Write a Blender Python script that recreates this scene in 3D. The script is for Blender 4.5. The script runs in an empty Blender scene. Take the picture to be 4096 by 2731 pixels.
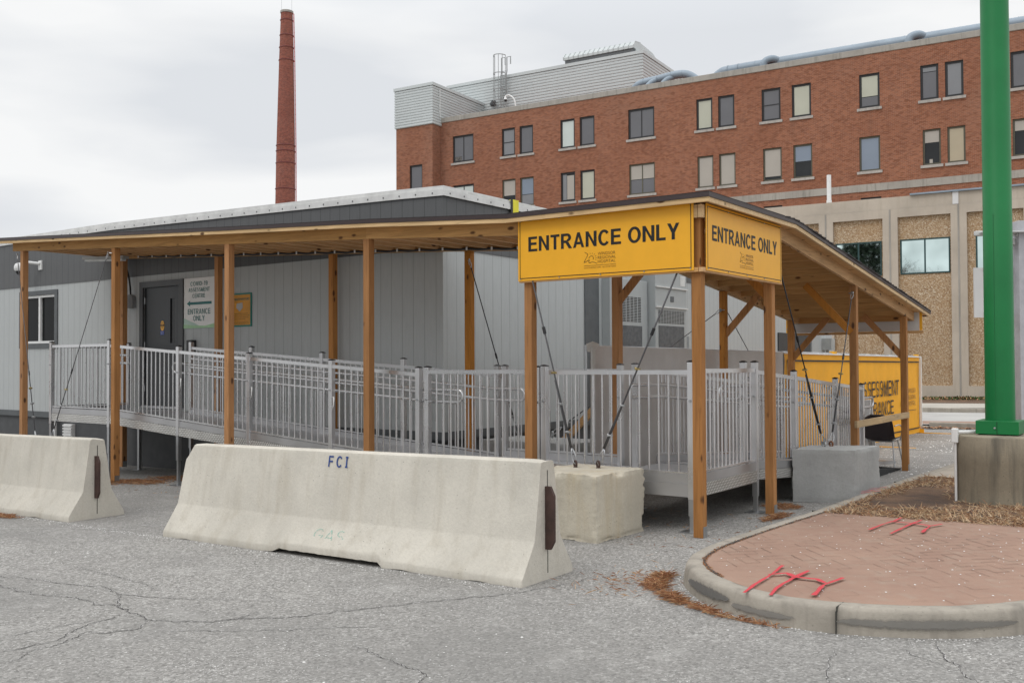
import bpy, math, random
from mathutils import Vector, Matrix, noise
random.seed(7)
SC = bpy.context.scene
COL = SC.collection
# ------------------------------------------------------------------ camera
YAW, PITCH, ROLL = math.radians(36), math.radians(1.16), .0045
fw0 = Vector((-math.sin(YAW), math.cos(YAW), 0)); rt0 = Vector((math.cos(YAW), math.sin(YAW), 0)); up0 = Vector((0, 0, 1))
fw = fw0*math.cos(PITCH) + up0*math.sin(PITCH); up1 = rt0.cross(fw)
rt = rt0*math.cos(ROLL) - up1*math.sin(ROLL); upv = up1*math.cos(ROLL) + rt0*math.sin(ROLL)
cam_d = bpy.data.cameras.new('camera'); cam = bpy.data.objects.new('camera', cam_d); COL.objects.link(cam)
cam.matrix_world = Matrix(((rt.x, upv.x, -fw.x, 0), (rt.y, upv.y, -fw.y, 0), (rt.z, upv.z, -fw.z, 1.6), (0, 0, 0, 1)))
cam_d.sensor_width = 36; cam_d.lens = 36*3850/4096; cam_d.clip_start = .05; cam_d.clip_end = 2000
SC.camera = cam
# ------------------------------------------------------------------ sky, sun, exposure
SUN_EL, SUN_DIR = math.radians(50), Vector((-.30, -.95, 0)).normalized()
W = bpy.data.worlds.new('World'); SC.world = W; W.use_nodes = True
nt = W.node_tree; nt.nodes.clear(); N = nt.nodes.new; L = nt.links.new
wo = N('ShaderNodeOutputWorld'); tc = N('ShaderNodeTexCoord')
sky = N('ShaderNodeTexSky'); sky.sky_type = 'NISHITA'; sky.sun_disc = False; sky.sun_elevation = SUN_EL
sky.sun_rotation = math.atan2(SUN_DIR.x, SUN_DIR.y)
bgs = N('ShaderNodeBackground'); bgs.inputs[1].default_value = .05; L(sky.outputs[0], bgs.inputs[0])
mp = N('ShaderNodeMapping'); mp.inputs['Scale'].default_value = (1.25, 1.25, 5.0); mp.inputs['Location'].default_value = (.35, .1, .25); L(tc.outputs['Generated'], mp.inputs[0])
n1 = N('ShaderNodeTexNoise'); n1.inputs['Scale'].default_value = 2.3; n1.inputs['Detail'].default_value = 5; n1.inputs['Roughness'].default_value = .42; n1.inputs['Distortion'].default_value = .25
L(mp.outputs[0], n1.inputs['Vector'])
cr = N('ShaderNodeValToRGB'); cr.color_ramp.elements[0].position = .38; cr.color_ramp.elements[0].color = (.76, .785, .82, 1)
cr.color_ramp.elements[1].position = .61; cr.color_ramp.elements[1].color = (.955, .962, .965, 1)
L(n1.outputs[0], cr.inputs[0])
sx = N('ShaderNodeSeparateXYZ'); L(tc.outputs['Generated'], sx.inputs[0])
mr = N('ShaderNodeMapRange'); mr.inputs[1].default_value = .32; mr.inputs[2].default_value = 1; mr.inputs[3].default_value = 1; mr.inputs[4].default_value = 2.35
L(sx.outputs[2], mr.inputs[0])
bgc = N('ShaderNodeBackground'); L(cr.outputs[0], bgc.inputs[0]); L(mr.outputs[0], bgc.inputs[1])
ad = N('ShaderNodeMixShader'); ad.inputs[0].default_value = .97; L(bgs.outputs[0], ad.inputs[1]); L(bgc.outputs[0], ad.inputs[2]); L(ad.outputs[0], wo.inputs[0])
sd = bpy.data.lights.new('sun', 'SUN'); sd.energy = .6; sd.angle = math.radians(25); sd.color = (1, .965, .91)
so = bpy.data.objects.new('sun', sd); COL.objects.link(so)
sv = Vector((SUN_DIR.x*math.cos(SUN_EL), SUN_DIR.y*math.cos(SUN_EL), math.sin(SUN_EL)))
so.rotation_euler = sv.to_track_quat('Z', 'Y').to_euler(); so.location = (0, -5, 20)
SC.view_settings.view_transform = 'Standard'; SC.view_settings.look = 'None'; SC.view_settings.exposure = 0; SC.view_settings.gamma = 1

# ------------------------------------------------------------------ helpers
def gz(x, y): return .017*(x+3.75) - .012*min(max(0, y-8.5), 13.5)
def tag(o, label=None, cat=None, group=None, kind=None):
    if label: o['label'] = label
    if cat: o['category'] = cat
    if group: o['group'] = group
    if kind: o['kind'] = kind
    return o
ORI = {}
def thing(name, loc, label, cat, group=None, rz=0):
    o = bpy.data.objects.new(name, None); COL.objects.link(o); o.location = loc; o.rotation_euler = (0, 0, rz)
    o.empty_display_size = .2
    return tag(o, label, cat, group)
class MB:
    def __init__(s): s.v = []; s.f = []; s.m = []; s.mi = 0
    def add(s, vs, fs):
        b = len(s.v); s.v += [tuple(v) for v in vs]
        for f in fs: s.f.append(tuple(b+i for i in f)); s.m.append(s.mi)
    def box(s, x0, x1, y0, y1, z0, z1):
        vs = [(x, y, z) for z in (z0, z1) for y in (y0, y1) for x in (x0, x1)]
        s.add(vs, [(0, 2, 3, 1), (4, 5, 7, 6), (0, 1, 5, 4), (2, 6, 7, 3), (0, 4, 6, 2), (1, 3, 7, 5)]); return s
    def bar(s, p, q, w, h, up=(0, 0, 1)):
        p = Vector(p); q = Vector(q); d = (q-p).normalized(); u = Vector(up)
        if abs(d.dot(u)) > .98: u = Vector((0, 1, 0))
        a = d.cross(u).normalized(); b = a.cross(d).normalized()
        vs = [c + a*(w/2*i) + b*(h/2*j) for c in (p, q) for i, j in ((-1, -1), (1, -1), (1, 1), (-1, 1))]
        s.add(vs, [(3, 2, 1, 0), (4, 5, 6, 7), (0, 1, 5, 4), (1, 2, 6, 5), (2, 3, 7, 6), (3, 0, 4, 7)]); return s
    def tube(s, pts, r, n=8, cap=True):
        pts = [Vector(p) for p in pts]; rs = r if isinstance(r, (list, tuple)) else [r]*len(pts)
        b = len(s.v); prev = None; vs = []
        for i, p in enumerate(pts):
            t = (pts[min(i+1, len(pts)-1)] - pts[max(i-1, 0)]).normalized()
            if prev is None:
                a = t.cross(Vector((0, 0, 1)));  a = a if a.length > .05 else t.cross(Vector((1, 0, 0)))
            else: a = prev - t*prev.dot(t)
            a.normalize(); prev = a; c = t.cross(a)
            for k in range(n): an = 2*math.pi*k/n; vs.append(p + (a*math.cos(an) + c*math.sin(an))*rs[i])
        fs = [(i*n+k, i*n+(k+1) % n, (i+1)*n+(k+1) % n, (i+1)*n+k) for i in range(len(pts)-1) for k in range(n)]
        if cap: fs += [tuple(range(n-1, -1, -1)), tuple((len(pts)-1)*n+k for k in range(n))]
        s.add(vs, fs); return s
    def torus(s, c, ax, R, r, n=14, m=6, sx=1):
        ax = Vector(ax).normalized(); a = ax.cross(Vector((0, 0, 1))); a = a if a.length > .05 else Vector((1, 0, 0)); a.normalize(); b = ax.cross(a)
        vs = []
        for i in range(n):
            t = 2*math.pi*i/n; d = a*math.cos(t)*sx + b*math.sin(t)
            for j in range(m): u = 2*math.pi*j/m; vs.append(Vector(c) + d*(R + r*math.cos(u)) + ax*(r*math.sin(u)))
        s.add(vs, [(i*m+j, ((i+1) % n)*m+j, ((i+1) % n)*m+(j+1) % m, i*m+(j+1) % m) for i in range(n) for j in range(m)]); return s
    def prism(s, poly, z0, z1):
        n = len(poly); vs = [(x, y, z0) for x, y in poly] + [(x, y, z1) for x, y in poly]
        s.add(vs, [tuple(range(n-1, -1, -1)), tuple(range(n, 2*n))] + [(i, (i+1) % n, n+(i+1) % n, n+i) for i in range(n)]); return s
    def loft(s, rings, cap=True):
        n = len(rings[0]); vs = [p for r in rings for p in r]
        fs = [(i*n+k, i*n+(k+1) % n, (i+1)*n+(k+1) % n, (i+1)*n+k) for i in range(len(rings)-1) for k in range(n)]
        if cap: fs += [tuple(range(n-1, -1, -1)), tuple((len(rings)-1)*n+k for k in range(n))]
        s.add(vs, fs); return s
    def cyl(s, c, r, z0, z1, n=24, r1=None):
        r1 = r if r1 is None else r1
        s.loft([[(c[0]+q*math.cos(2*math.pi*k/n), c[1]+q*math.sin(2*math.pi*k/n), z) for k in range(n)] for q, z in ((r, z0), (r1, z1))]); return s
    def quad(s, a, b, c, d): s.add([a, b, c, d], [(0, 1, 2, 3)]); return s
    def xf(s, f): s.v = [tuple(f(Vector(v))) for v in s.v]; return s
    def build(s, name, mat, parent=None, local=False, smooth=False, bevel=0, seg=2, label=None):
        me = bpy.data.meshes.new(name); vs = s.v
        if parent is not None and not local:
            o = parent.location if parent.type == 'EMPTY' or parent.parent is None else Vector((0, 0, 0))
            if parent.parent is not None: o = parent.parent.location
            vs = [(x-o.x, y-o.y, z-o.z) for x, y, z in vs]
        me.from_pydata(vs, [], s.f); me.update()
        mats = mat if isinstance(mat, (list, tuple)) else [mat]
        for m in mats: me.materials.append(m)
        if len(mats) > 1:
            for p, i in zip(me.polygons, s.m): p.material_index = i
        if smooth:
            for p in me.polygons: p.use_smooth = True
            if smooth != 'all':
                try: me.set_sharp_from_angle(angle=math.radians(40))
                except Exception: pass
        o = bpy.data.objects.new(name, me); COL.objects.link(o)
        if parent is not None: o.parent = parent
        if bevel:
            b = o.modifiers.new('bevel', 'BEVEL'); b.width = bevel; b.segments = seg; b.limit_method = 'ANGLE'; b.angle_limit = math.radians(35)
        if label: o['label'] = label
        return o

# ------------------------------------------------------------------ materials
def newmat(name):
    m = bpy.data.materials.new(name); m.use_nodes = True; t = m.node_tree; b = t.nodes['Principled BSDF']; return m, t, b
def nd(t, typ, **kw):
    n = t.nodes.new(typ)
    for k, v in kw.items():
        if k in ('op', 'blend'): setattr(n, 'operation' if k == 'op' else 'blend_type', v)
        elif hasattr(n, k) and k not in ('Scale',): setattr(n, k, v)
        else: n.inputs[k].default_value = v
    return n
def coords(t, scale=(1, 1, 1), rot=(0, 0, 0)):
    c = nd(t, 'ShaderNodeTexCoord'); m = nd(t, 'ShaderNodeMapping'); m.inputs['Scale'].default_value = scale; m.inputs['Rotation'].default_value = rot
    t.links.new(c.outputs['Object'], m.inputs[0]); return m.outputs[0]
def noise_n(t, vec, scale, detail=4, rough=.55, dist=0):
    n = t.nodes.new('ShaderNodeTexNoise'); n.inputs['Scale'].default_value = scale; n.inputs['Detail'].default_value = detail
    n.inputs['Roughness'].default_value = rough; n.inputs['Distortion'].default_value = dist; t.links.new(vec, n.inputs['Vector']); return n.outputs[0]
def ramp(t, fac, stops):
    r = t.nodes.new('ShaderNodeValToRGB'); e = r.color_ramp.elements
    while len(e) < len(stops): e.new(.5)
    for i, (p, c) in enumerate(stops):
        e[i].position = p; e[i].color = (c, c, c, 1) if isinstance(c, (int, float)) else (*c, 1)
    t.links.new(fac, r.inputs[0]); return r.outputs[0]
def mix(t, fac, a, b, blend='MIX'):
    m = t.nodes.new('ShaderNodeMix'); m.data_type = 'RGBA'; m.blend_type = blend
    for i, x in ((0, fac), (6, a), (7, b)):
        if isinstance(x, (int, float)): m.inputs[i].default_value = x if i == 0 else (x, x, x, 1)
        elif isinstance(x, tuple): m.inputs[i].default_value = (*x, 1)
        else: t.links.new(x, m.inputs[i])
    return m.outputs[2]
def math_n(t, op, a, b=None, c=None):
    m = t.nodes.new('ShaderNodeMath'); m.operation = op
    for i, x in enumerate((a, b, c)):
        if x is None: continue
        if isinstance(x, (int, float)): m.inputs[i].default_value = x
        else: t.links.new(x, m.inputs[i])
    return m.outputs[0]
def bump(t, b, h, strength=.3, dist=.01):
    n = t.nodes.new('ShaderNodeBump'); n.inputs['Strength'].default_value = strength; n.inputs['Distance'].default_value = dist
    t.links.new(h, n.inputs['Height']); t.links.new(n.outputs[0], b.inputs['Normal'])
def sep(t, v):
    s = t.nodes.new('ShaderNodeSeparateXYZ'); t.links.new(v, s.inputs[0]); return s.outputs
def comb(t, x, y, z=0.):
    s = t.nodes.new('ShaderNodeCombineXYZ')
    for i, a in enumerate((x, y, z)):
        if isinstance(a, (int, float)): s.inputs[i].default_value = a
        else: t.links.new(a, s.inputs[i])
    return s.outputs[0]
def voro(t, vec, scale, feature='F1', rnd=1):
    v = t.nodes.new('ShaderNodeTexVoronoi'); v.feature = feature; v.inputs['Scale'].default_value = scale; v.inputs['Randomness'].default_value = rnd
    t.links.new(vec, v.inputs['Vector']); return v
def plain(name, col, rough=.6, metal=0, var=.12, sc=6, bmp=.1, bs=60, spec=.5):
    m, t, b = newmat(name); v = coords(t)
    n = noise_n(t, v, sc, 5, .6); c = ramp(t, n, [(.3, tuple(x*(1-var) for x in col)), (.7, tuple(min(1, x*(1+var)) for x in col))])
    t.links.new(c, b.inputs['Base Color']); b.inputs['Roughness'].default_value = rough; b.inputs['Metallic'].default_value = metal
    b.inputs['Specular IOR Level'].default_value = spec
    if bmp: bump(t, b, noise_n(t, v, bs, 3), bmp, .004)
    return m
def wood(name, axis, col=(.43, .235, .10), var=1.0, grey=0.0):
    m, t, b = newmat(name)
    s = {'z': (22, 22, 1.2), 'x': (1.2, 22, 22), 'y': (22, 1.2, 22)}[axis]
    v = coords(t, s); v1 = coords(t)
    g = noise_n(t, v, 1.6, 6, .65, .8); big = noise_n(t, v1, 1.3, 3)
    c = ramp(t, g, [(.27, tuple(x*.55 for x in col)), (.48, col), (.78, (min(1, col[0]*1.22), min(1, col[1]*1.28), min(1, col[2]*1.35)))])
    c = mix(t, ramp(t, big, [(.35, 0.), (.7, .55)]), c, tuple(x*.72 for x in col))
    if grey: c = mix(t, ramp(t, noise_n(t, v1, 3.1, 4), [(.4, 0.), (.7, grey)]), c, (.30, .25, .19))
    ks = {'z': (7, 7, 3.2), 'x': (3.2, 7, 7), 'y': (7, 3.2, 7)}[axis]
    vo = voro(t, coords(t, ks), 1.0); k = ramp(t, vo.outputs['Distance'], [(.0, 1.), (.10, .9), (.17, 0.)])
    c = mix(t, k, c, (.085, .035, .015))
    oi = t.nodes.new('ShaderNodeObjectInfo').outputs['Random']
    hv = t.nodes.new('ShaderNodeHueSaturation'); t.links.new(c, hv.inputs['Color']); mrv = t.nodes.new('ShaderNodeMapRange'); mrv.inputs[3].default_value = .80; mrv.inputs[4].default_value = 1.14; t.links.new(oi, mrv.inputs[0]); t.links.new(mrv.outputs[0], hv.inputs['Value'])
    w2 = math_n(t, 'FRACT', math_n(t, 'MULTIPLY', oi, 7.3)); mrs = t.nodes.new('ShaderNodeMapRange'); mrs.inputs[3].default_value = .92; mrs.inputs[4].default_value = 1.12; t.links.new(w2, mrs.inputs[0]); t.links.new(mrs.outputs[0], hv.inputs['Saturation'])
    t.links.new(hv.outputs[0], b.inputs['Base Color']); b.inputs['Roughness'].default_value = .72; b.inputs['Specular IOR Level'].default_value = .3
    bump(t, b, g, .25, .003); return m
def siding(name, col, pitch=.203, dark=.58, rough=.62):
    m, t, b = newmat(name); v = coords(t); x, y, z = sep(t, v)
    d = math_n(t, 'ADD', x, y); f = math_n(t, 'FRACT', math_n(t, 'DIVIDE', math_n(t, 'ADD', d, 100.), pitch))
    g = math_n(t, 'LESS_THAN', f, .035)
    st = noise_n(t, coords(t, (16, 16, 1.6)), 2.2, 5, .7); bg = noise_n(t, v, .9, 4)
    c = ramp(t, st, [(.3, tuple(q*.93 for q in col)), (.7, tuple(q*1.05 for q in col))])
    c = mix(t, ramp(t, bg, [(.4, 0.), (.75, .2)]), c, tuple(q*.82 for q in col))
    c = mix(t, g, c, tuple(q*dark for q in col))
    t.links.new(c, b.inputs['Base Color']); b.inputs['Roughness'].default_value = rough; b.inputs['Specular IOR Level'].default_value = .35
    h = math_n(t, 'ADD', math_n(t, 'MULTIPLY', math_n(t, 'SUBTRACT', 1., g), 1.), math_n(t, 'MULTIPLY', st, .35)); bump(t, b, h, .6, .006); return m
def concrete(name, col, stain=(.32, .30, .20), st_amt=.5, sc=1.5, pits=True, rough=.88, drip=True):
    m, t, b = newmat(name); v = coords(t)
    n = noise_n(t, v, sc, 7, .62); f = noise_n(t, v, 45, 4, .7)
    c = ramp(t, n, [(.3, tuple(q*.80 for q in col)), (.55, col), (.8, tuple(min(1, q*1.12) for q in col))])
    dr = noise_n(t, coords(t, (6, 6, .55)), 1.2, 5, .6)
    if drip: c = mix(t, ramp(t, dr, [(.5, 0.), (.72, st_amt)]), c, stain)
    c = mix(t, ramp(t, f, [(.3, .25), (.6, 0.)]), c, tuple(q*.6 for q in col))
    h = f
    if pits:
        vo = voro(t, v, 24); pm = noise_n(t, v, 3.3, 3)
        pit = math_n(t, 'MULTIPLY', ramp(t, vo.outputs['Distance'], [(.05, 1.), (.13, 0.)]), ramp(t, pm, [(.48, 0.), (.6, .9)]))
        c = mix(t, pit, c, tuple(q*.33 for q in col)); h = math_n(t, 'SUBTRACT', f, pit)
    t.links.new(c, b.inputs['Base Color']); b.inputs['Roughness'].default_value = rough; b.inputs['Specular IOR Level'].default_value = .25
    bump(t, b, h, .6, .005); return m
def alu(name, col=(.70, .70, .71), rough=.27, metal=.85):
    m, t, b = newmat(name); v = coords(t); n = noise_n(t, v, 2.2, 3, .5); oi = t.nodes.new('ShaderNodeObjectInfo').outputs['Random']
    c = ramp(t, n, [(.3, tuple(q*.86 for q in col)), (.7, tuple(min(1, q*1.05) for q in col))]); c = mix(t, ramp(t, oi, [(0., 0.), (1., .22)]), c, tuple(q*.72 for q in col))
    t.links.new(c, b.inputs['Base Color']); b.inputs['Metallic'].default_value = metal
    t.links.new(ramp(t, n, [(.3, rough-.05), (.7, rough+.10)]), b.inputs['Roughness']); return m
def glass_dark(name, col=(.028, .030, .032), rough=.06, metal=0.):
    m, t, b = newmat(name); v = coords(t); n = noise_n(t, v, .8, 2)
    c = ramp(t, n, [(.3, tuple(q*.8 for q in col)), (.7, tuple(q*1.15 for q in col))]); t.links.new(c, b.inputs['Base Color'])
    b.inputs['Roughness'].default_value = rough; b.inputs['Metallic'].default_value = metal; b.inputs['Specular IOR Level'].default_value = .2
    bump(t, b, noise_n(t, v, 1.6, 2), .012, .02); return m

M = {}
M['post_wood'] = wood('post_wood', 'z', (.45, .207, .070)); M['beam_x'] = wood('beam_wood_x', 'x', (.58, .335, .145)); M['beam_y'] = wood('beam_wood_y', 'y', (.56, .33, .15))
M['joist_y'] = wood('joist_wood_y', 'y', (.58, .36, .18)); M['joist_x'] = wood('joist_wood_x', 'x', (.58, .36, .18)); M['rail_wood'] = wood('rail_wood', 'y', (.50, .34, .17), grey=.3)
M['plywood'] = wood('plywood', 'x', (.62, .40, .21)); M['fascia'] = wood('fascia_wood', 'x', (.72, .50, .27))
M['shingle'] = plain('shingle_dark', (.035, .028, .028), .9, var=.3, sc=30, bmp=.5, bs=200)
M['drip'] = plain('drip_edge_brown', (.045, .030, .030), .45, var=.1)
M['siding'] = siding('siding_grey', (.46, .48, .48)); M['siding_dark'] = siding('siding_charcoal', (.118, .121, .124), dark=.4)
M['trim_dark'] = plain('trim_charcoal', (.095, .103, .108), .6); M['skirt'] = plain('skirting_charcoal', (.075, .078, .082), .7)
M['trim_white'] = plain('trim_white', (.68, .68, .665), .5, var=.14, sc=5)
M['white_metal'] = plain('white_metal', (.74, .74, .73), .45, var=.06, sc=9); M['off_white'] = plain('off_white', (.62, .62, .60), .6)
M['glass_trailer'] = glass_dark('trailer_glass', (.012, .013, .014), .08); M['glass_trailer'].node_tree.nodes['Principled BSDF'].inputs['Specular IOR Level'].default_value = .06
M['door'] = plain('door_grey', (.036, .040, .044), .45, var=.05); M['door_frame'] = plain('door_frame_grey', (.068, .072, .076), .5, var=.06)
M['alu'] = alu('aluminium'); M['alu_dull'] = alu('aluminium_dull', (.56, .56, .57), .40); M['galv'] = alu('galvanised_steel', (.5, .51, .52), .38, .9)
M['black'] = plain('black_plastic', (.012, .012, .014), .4, var=.1); M['rubber'] = plain('black_rubber', (.016, .016, .017), .8)
M['glass'] = glass_dark('dark_glass'); M['mirror_glass'] = glass_dark('reflective_glass', (.60, .72, .71), .025, 1.)
M['yellow'] = plain('sign_yellow', (.86, .42, .018), .40, var=.03, bmp=0); M['ink'] = plain('black_ink', (.006, .006, .006), .5, bmp=0); M['ink_faint'] = plain('brown_ink', (.22, .11, .012), .5, bmp=0)
M['banner'] = plain('banner_yellow', (.86, .40, .014), .7, var=.06, sc=3, bmp=.3, bs=12); M['tarp'] = plain('tarp_grey', (.60, .57, .55), .55, var=.07, sc=2.5, bmp=.5, bs=9)
M['sign_bright'] = plain('sign_bright', (.80, .79, .77), .5, var=.03)
M['sign_white'] = plain('sign_white', (.62, .61, .60), .5, var=.03); M['teal_ink'] = plain('teal_ink', (.005, .145, .14), .5, bmp=0); M['lime'] = plain('lime_print', (.42, .62, .22), .5, bmp=0); M['mint'] = plain('mint_print', (.20, .56, .40), .5, bmp=0)
M['poster_orange'] = plain('poster_orange', (.62, .27, .018), .5, bmp=0); M['green_frame'] = plain('poster_green', (.02, .20, .16), .5, bmp=0); M['mask_grey'] = plain('mask_print', (.42, .42, .42), .6, bmp=0)
M['blue'] = plain('sticker_blue', (.03, .07, .38), .5, bmp=0); M['red'] = plain('red_plastic', (.5, .02, .02), .4)
M['barrier'] = concrete('barrier_concrete', (.595, .56, .49), (.41, .365, .29), .5, 1.3); M['block'] = concrete('block_concrete', (.55, .505, .415), (.46, .37, .23), .6, 1.7)
M['block_grey'] = concrete('block_concrete_grey', (.43, .43, .42), (.34, .34, .31), .4, 2.2); M['kerb'] = concrete('kerb_concrete', (.365, .33, .28), (.20, .18, .155), .8, 2.6, pits=True)
M['pedestal'] = concrete('pedestal_concrete', (.30, .26, .195), (.10, .095, .08), .9, 3.2); M['slab'] = concrete('slab_concrete', (.42, .37, .31), drip=False)
M['precast'] = concrete('precast_concrete', (.50, .435, .36), (.40, .34, .27), .5, .5, pits=False); M['coping'] = concrete('coping_stone', (.36, .335, .30), (.20, .19, .17), .7, .8, pits=False); M['sill'] = concrete('sill_stone', (.42, .39, .36), (.25, .23, .21), .6, 2, pits=False)
M['road'] = concrete('road_concrete', (.44, .43, .41), drip=False, sc=.6, pits=False); M['walk'] = concrete('walk_concrete', (.46, .43, .38), drip=False, sc=.7, pits=False)
M['rust'] = plain('rusty_steel', (.055, .028, .022), .7, var=.3, sc=12); M['rust_orange'] = plain('rusty_eye', (.20, .08, .035), .8, var=.3, sc=30); M['wire'] = plain('steel_wire', (.10, .10, .105), .5, .4, var=.25, sc=120)
M['brass'] = plain('zinc_brass', (.42, .33, .14), .35, .8); M['green'] = plain('green_paint', (.009, .165, .046), .45, var=.16, sc=.9, bmp=.06, bs=90, spec=.3)
M['duct'] = plain('duct_grey_blue', (.24, .29, .34), .5, .2, var=.12, sc=.8); M['pent'] = plain('penthouse_white', (.50, .53, .53), .5, var=.05, sc=.4)
M['frame_black'] = plain('frame_black', (.012, .012, .013), .5); M['frame_olive'] = plain('frame_olive', (.085, .078, .052), .6); M['teal_frame'] = plain('frame_teal', (.012, .05, .05), .5)
for k, c in dict(blind_cream=(.43, .43, .35), blind_white=(.52, .57, .54), blind_beige=(.37, .34, .30), blind_blue=(.20, .24, .30), blind_grey=(.20, .205, .215), blind_dark=(.125, .125, .135), blind_tan=(.40, .34, .24)).items():
    M[k] = plain(k, c, .25, var=.05, sc=.8, bmp=0)
M['hvac'] = plain('hvac_grey', (.375, .395, .395), .5, var=.03); M['coil'] = plain('coil_dark', (.10, .105, .11), .6, var=.3, sc=14)
M['white_paint'] = plain('salt_white', (.72, .71, .69), .9); M['strap'] = plain('yellow_strap', (.80, .72, .05), .6)
M['seat'] = plain('dark_seat', (.022, .015, .017), .45); M['leaf'] = plain('green_grass', (.05, .085, .02), .9, var=.4, sc=5)

def brick_mat(name, c1, c2, mortar, sc=1., bw=.21, bh=.0725, vert=True):
    m, t, b = newmat(name); v = coords(t); x, y, z = sep(t, v)
    q = comb(t, math_n(t, 'ADD', x, y), z) if vert else v
    br = t.nodes.new('ShaderNodeTexBrick'); t.links.new(q, br.inputs['Vector']); br.inputs['Scale'].default_value = 1.
    br.inputs['Brick Width'].default_value = bw; br.inputs['Row Height'].default_value = bh; br.inputs['Mortar Size'].default_value = .008; br.inputs['Bias'].default_value = -.1
    br.inputs['Color1'].default_value = (*c1, 1); br.inputs['Color2'].default_value = (*c2, 1); br.inputs['Mortar'].default_value = (*mortar, 1)
    n = noise_n(t, v, .25, 5, .6); s2 = noise_n(t, coords(t, (1, 1, .2)), 1.1, 5)
    c = mix(t, ramp(t, n, [(.35, 0.), (.7, .45)]), br.outputs['Color'], tuple((a+b_)*.36 for a, b_ in zip(c1, c2)))
    pale = noise_n(t, v, .13, 3); c = mix(t, ramp(t, pale, [(.55, 0.), (.7, .22)]), c, mortar)
    fine = voro(t, comb(t, math_n(t, 'DIVIDE', math_n(t, 'ADD', x, y), .22), math_n(t, 'DIVIDE', z, .0725)), 1.)
    c = mix(t, ramp(t, fine.outputs['Color'], [(.1, .55), (.5, 0.)]), c, tuple(a*.42 for a in c1))
    c = mix(t, ramp(t, s2, [(.62, 0.), (.8, .35)]), c, (.10, .06, .045))
    t.links.new(c, b.inputs['Base Color']); b.inputs['Roughness'].default_value = .9; b.inputs['Specular IOR Level'].default_value = .2
    bump(t, b, br.outputs['Fac'], -.25, .006); return m
M['brick'] = brick_mat('brick_orange', (.325, .122, .064), (.205, .074, .043), (.33, .22, .165))
M['brick_chim'] = brick_mat('brick_chimney', (.31, .098, .066), (.17, .058, .046), (.30, .19, .155), bw=.3, bh=.12)
def pebble():
    m, t, b = newmat('pebble_aggregate'); v = coords(t); vo = voro(t, v, 26); n = noise_n(t, v, .7, 4)
    c = ramp(t, vo.outputs['Color'], [(.1, (.25, .145, .075)), (.35, (.38, .255, .145)), (.6, (.47, .34, .215)), (.85, (.60, .51, .39))])
    c = mix(t, ramp(t, n, [(.4, 0.), (.8, .4)]), c, (.42, .25, .11)); t.links.new(c, b.inputs['Base Color']); b.inputs['Roughness'].default_value = .85
    bump(t, b, vo.outputs['Distance'], .8, .03); return m
M['pebble'] = pebble()
def diamond():
    m, t, b = newmat('diamond_plate'); v = coords(t); x, y, z = sep(t, v); d = math_n(t, 'ADD', x, y)
    row = math_n(t, 'FLOOR', math_n(t, 'DIVIDE', math_n(t, 'ADD', z, 10.), .026)); fz = math_n(t, 'FRACT', math_n(t, 'DIVIDE', math_n(t, 'ADD', z, 10.), .026))
    u = math_n(t, 'FRACT', math_n(t, 'ADD', math_n(t, 'DIVIDE', math_n(t, 'ADD', d, 50.), .036), math_n(t, 'MULTIPLY', row, .5)))
    u = math_n(t, 'ABSOLUTE', math_n(t, 'SUBTRACT', math_n(t, 'ADD', u, math_n(t, 'MULTIPLY', math_n(t, 'SUBTRACT', fz, .5), .45)), .5))
    k = math_n(t, 'MULTIPLY', math_n(t, 'LESS_THAN', u, .17), math_n(t, 'LESS_THAN', math_n(t, 'ABSOLUTE', math_n(t, 'SUBTRACT', fz, .5)), .33))
    n = noise_n(t, v, 4, 5); c = ramp(t, n, [(.3, (.30, .29, .27)), (.7, (.44, .43, .40))]); c = mix(t, k, c, (.95, .95, .94))
    t.links.new(c, b.inputs['Base Color']); b.inputs['Metallic'].default_value = .6; b.inputs['Roughness'].default_value = .38; bump(t, b, k, .7, .003); return m
M['diamond'] = diamond()
def asphalt():
    m, t, b = newmat('asphalt'); v = coords(t)
    big = noise_n(t, v, .35, 5, .6); mid = noise_n(t, v, 2.2, 6, .65); fine = noise_n(t, v, 120, 3, .75); vo = voro(t, v, 70)
    c = ramp(t, vo.outputs['Color'], [(.05, (.14, .134, .126)), (.35, (.27, .26, .244)), (.7, (.355, .342, .322)), (.95, (.55, .535, .51))])
    c = mix(t, ramp(t, fine, [(.32, .75), (.52, 0.)]), c, (.115, .11, .105))
    c = mix(t, ramp(t, big, [(.36, .6), (.58, 0.)]), c, (.19, .185, .175)); dk = noise_n(t, v, .9, 4, .6, .6); c = mix(t, ramp(t, dk, [(.56, 0.), (.68, .35)]), c, (.19, .184, .175))
    c = mix(t, ramp(t, mid, [(.56, 0.), (.74, .38)]), c, (.52, .505, .48))
    vs = voro(t, coords(t, (1, 1, 1)), 46); sm = noise_n(t, v, 1.0, 4, .7)
    sp = math_n(t, 'MULTIPLY', ramp(t, vs.outputs['Distance'], [(.10, 1.), (.19, 0.)]), ramp(t, sm, [(.46, 0.), (.62, 1.)]))
    c = mix(t, sp, c, (.74, .73, .71))
    t.links.new(c, b.inputs['Base Color']); b.inputs['Roughness'].default_value = .9; b.inputs['Specular IOR Level'].default_value = .25
    bump(t, b, math_n(t, 'ADD', fine, math_n(t, 'MULTIPLY', vo.outputs['Distance'], 1.2)), .55, .006); return m
M['asphalt'] = asphalt()
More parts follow.
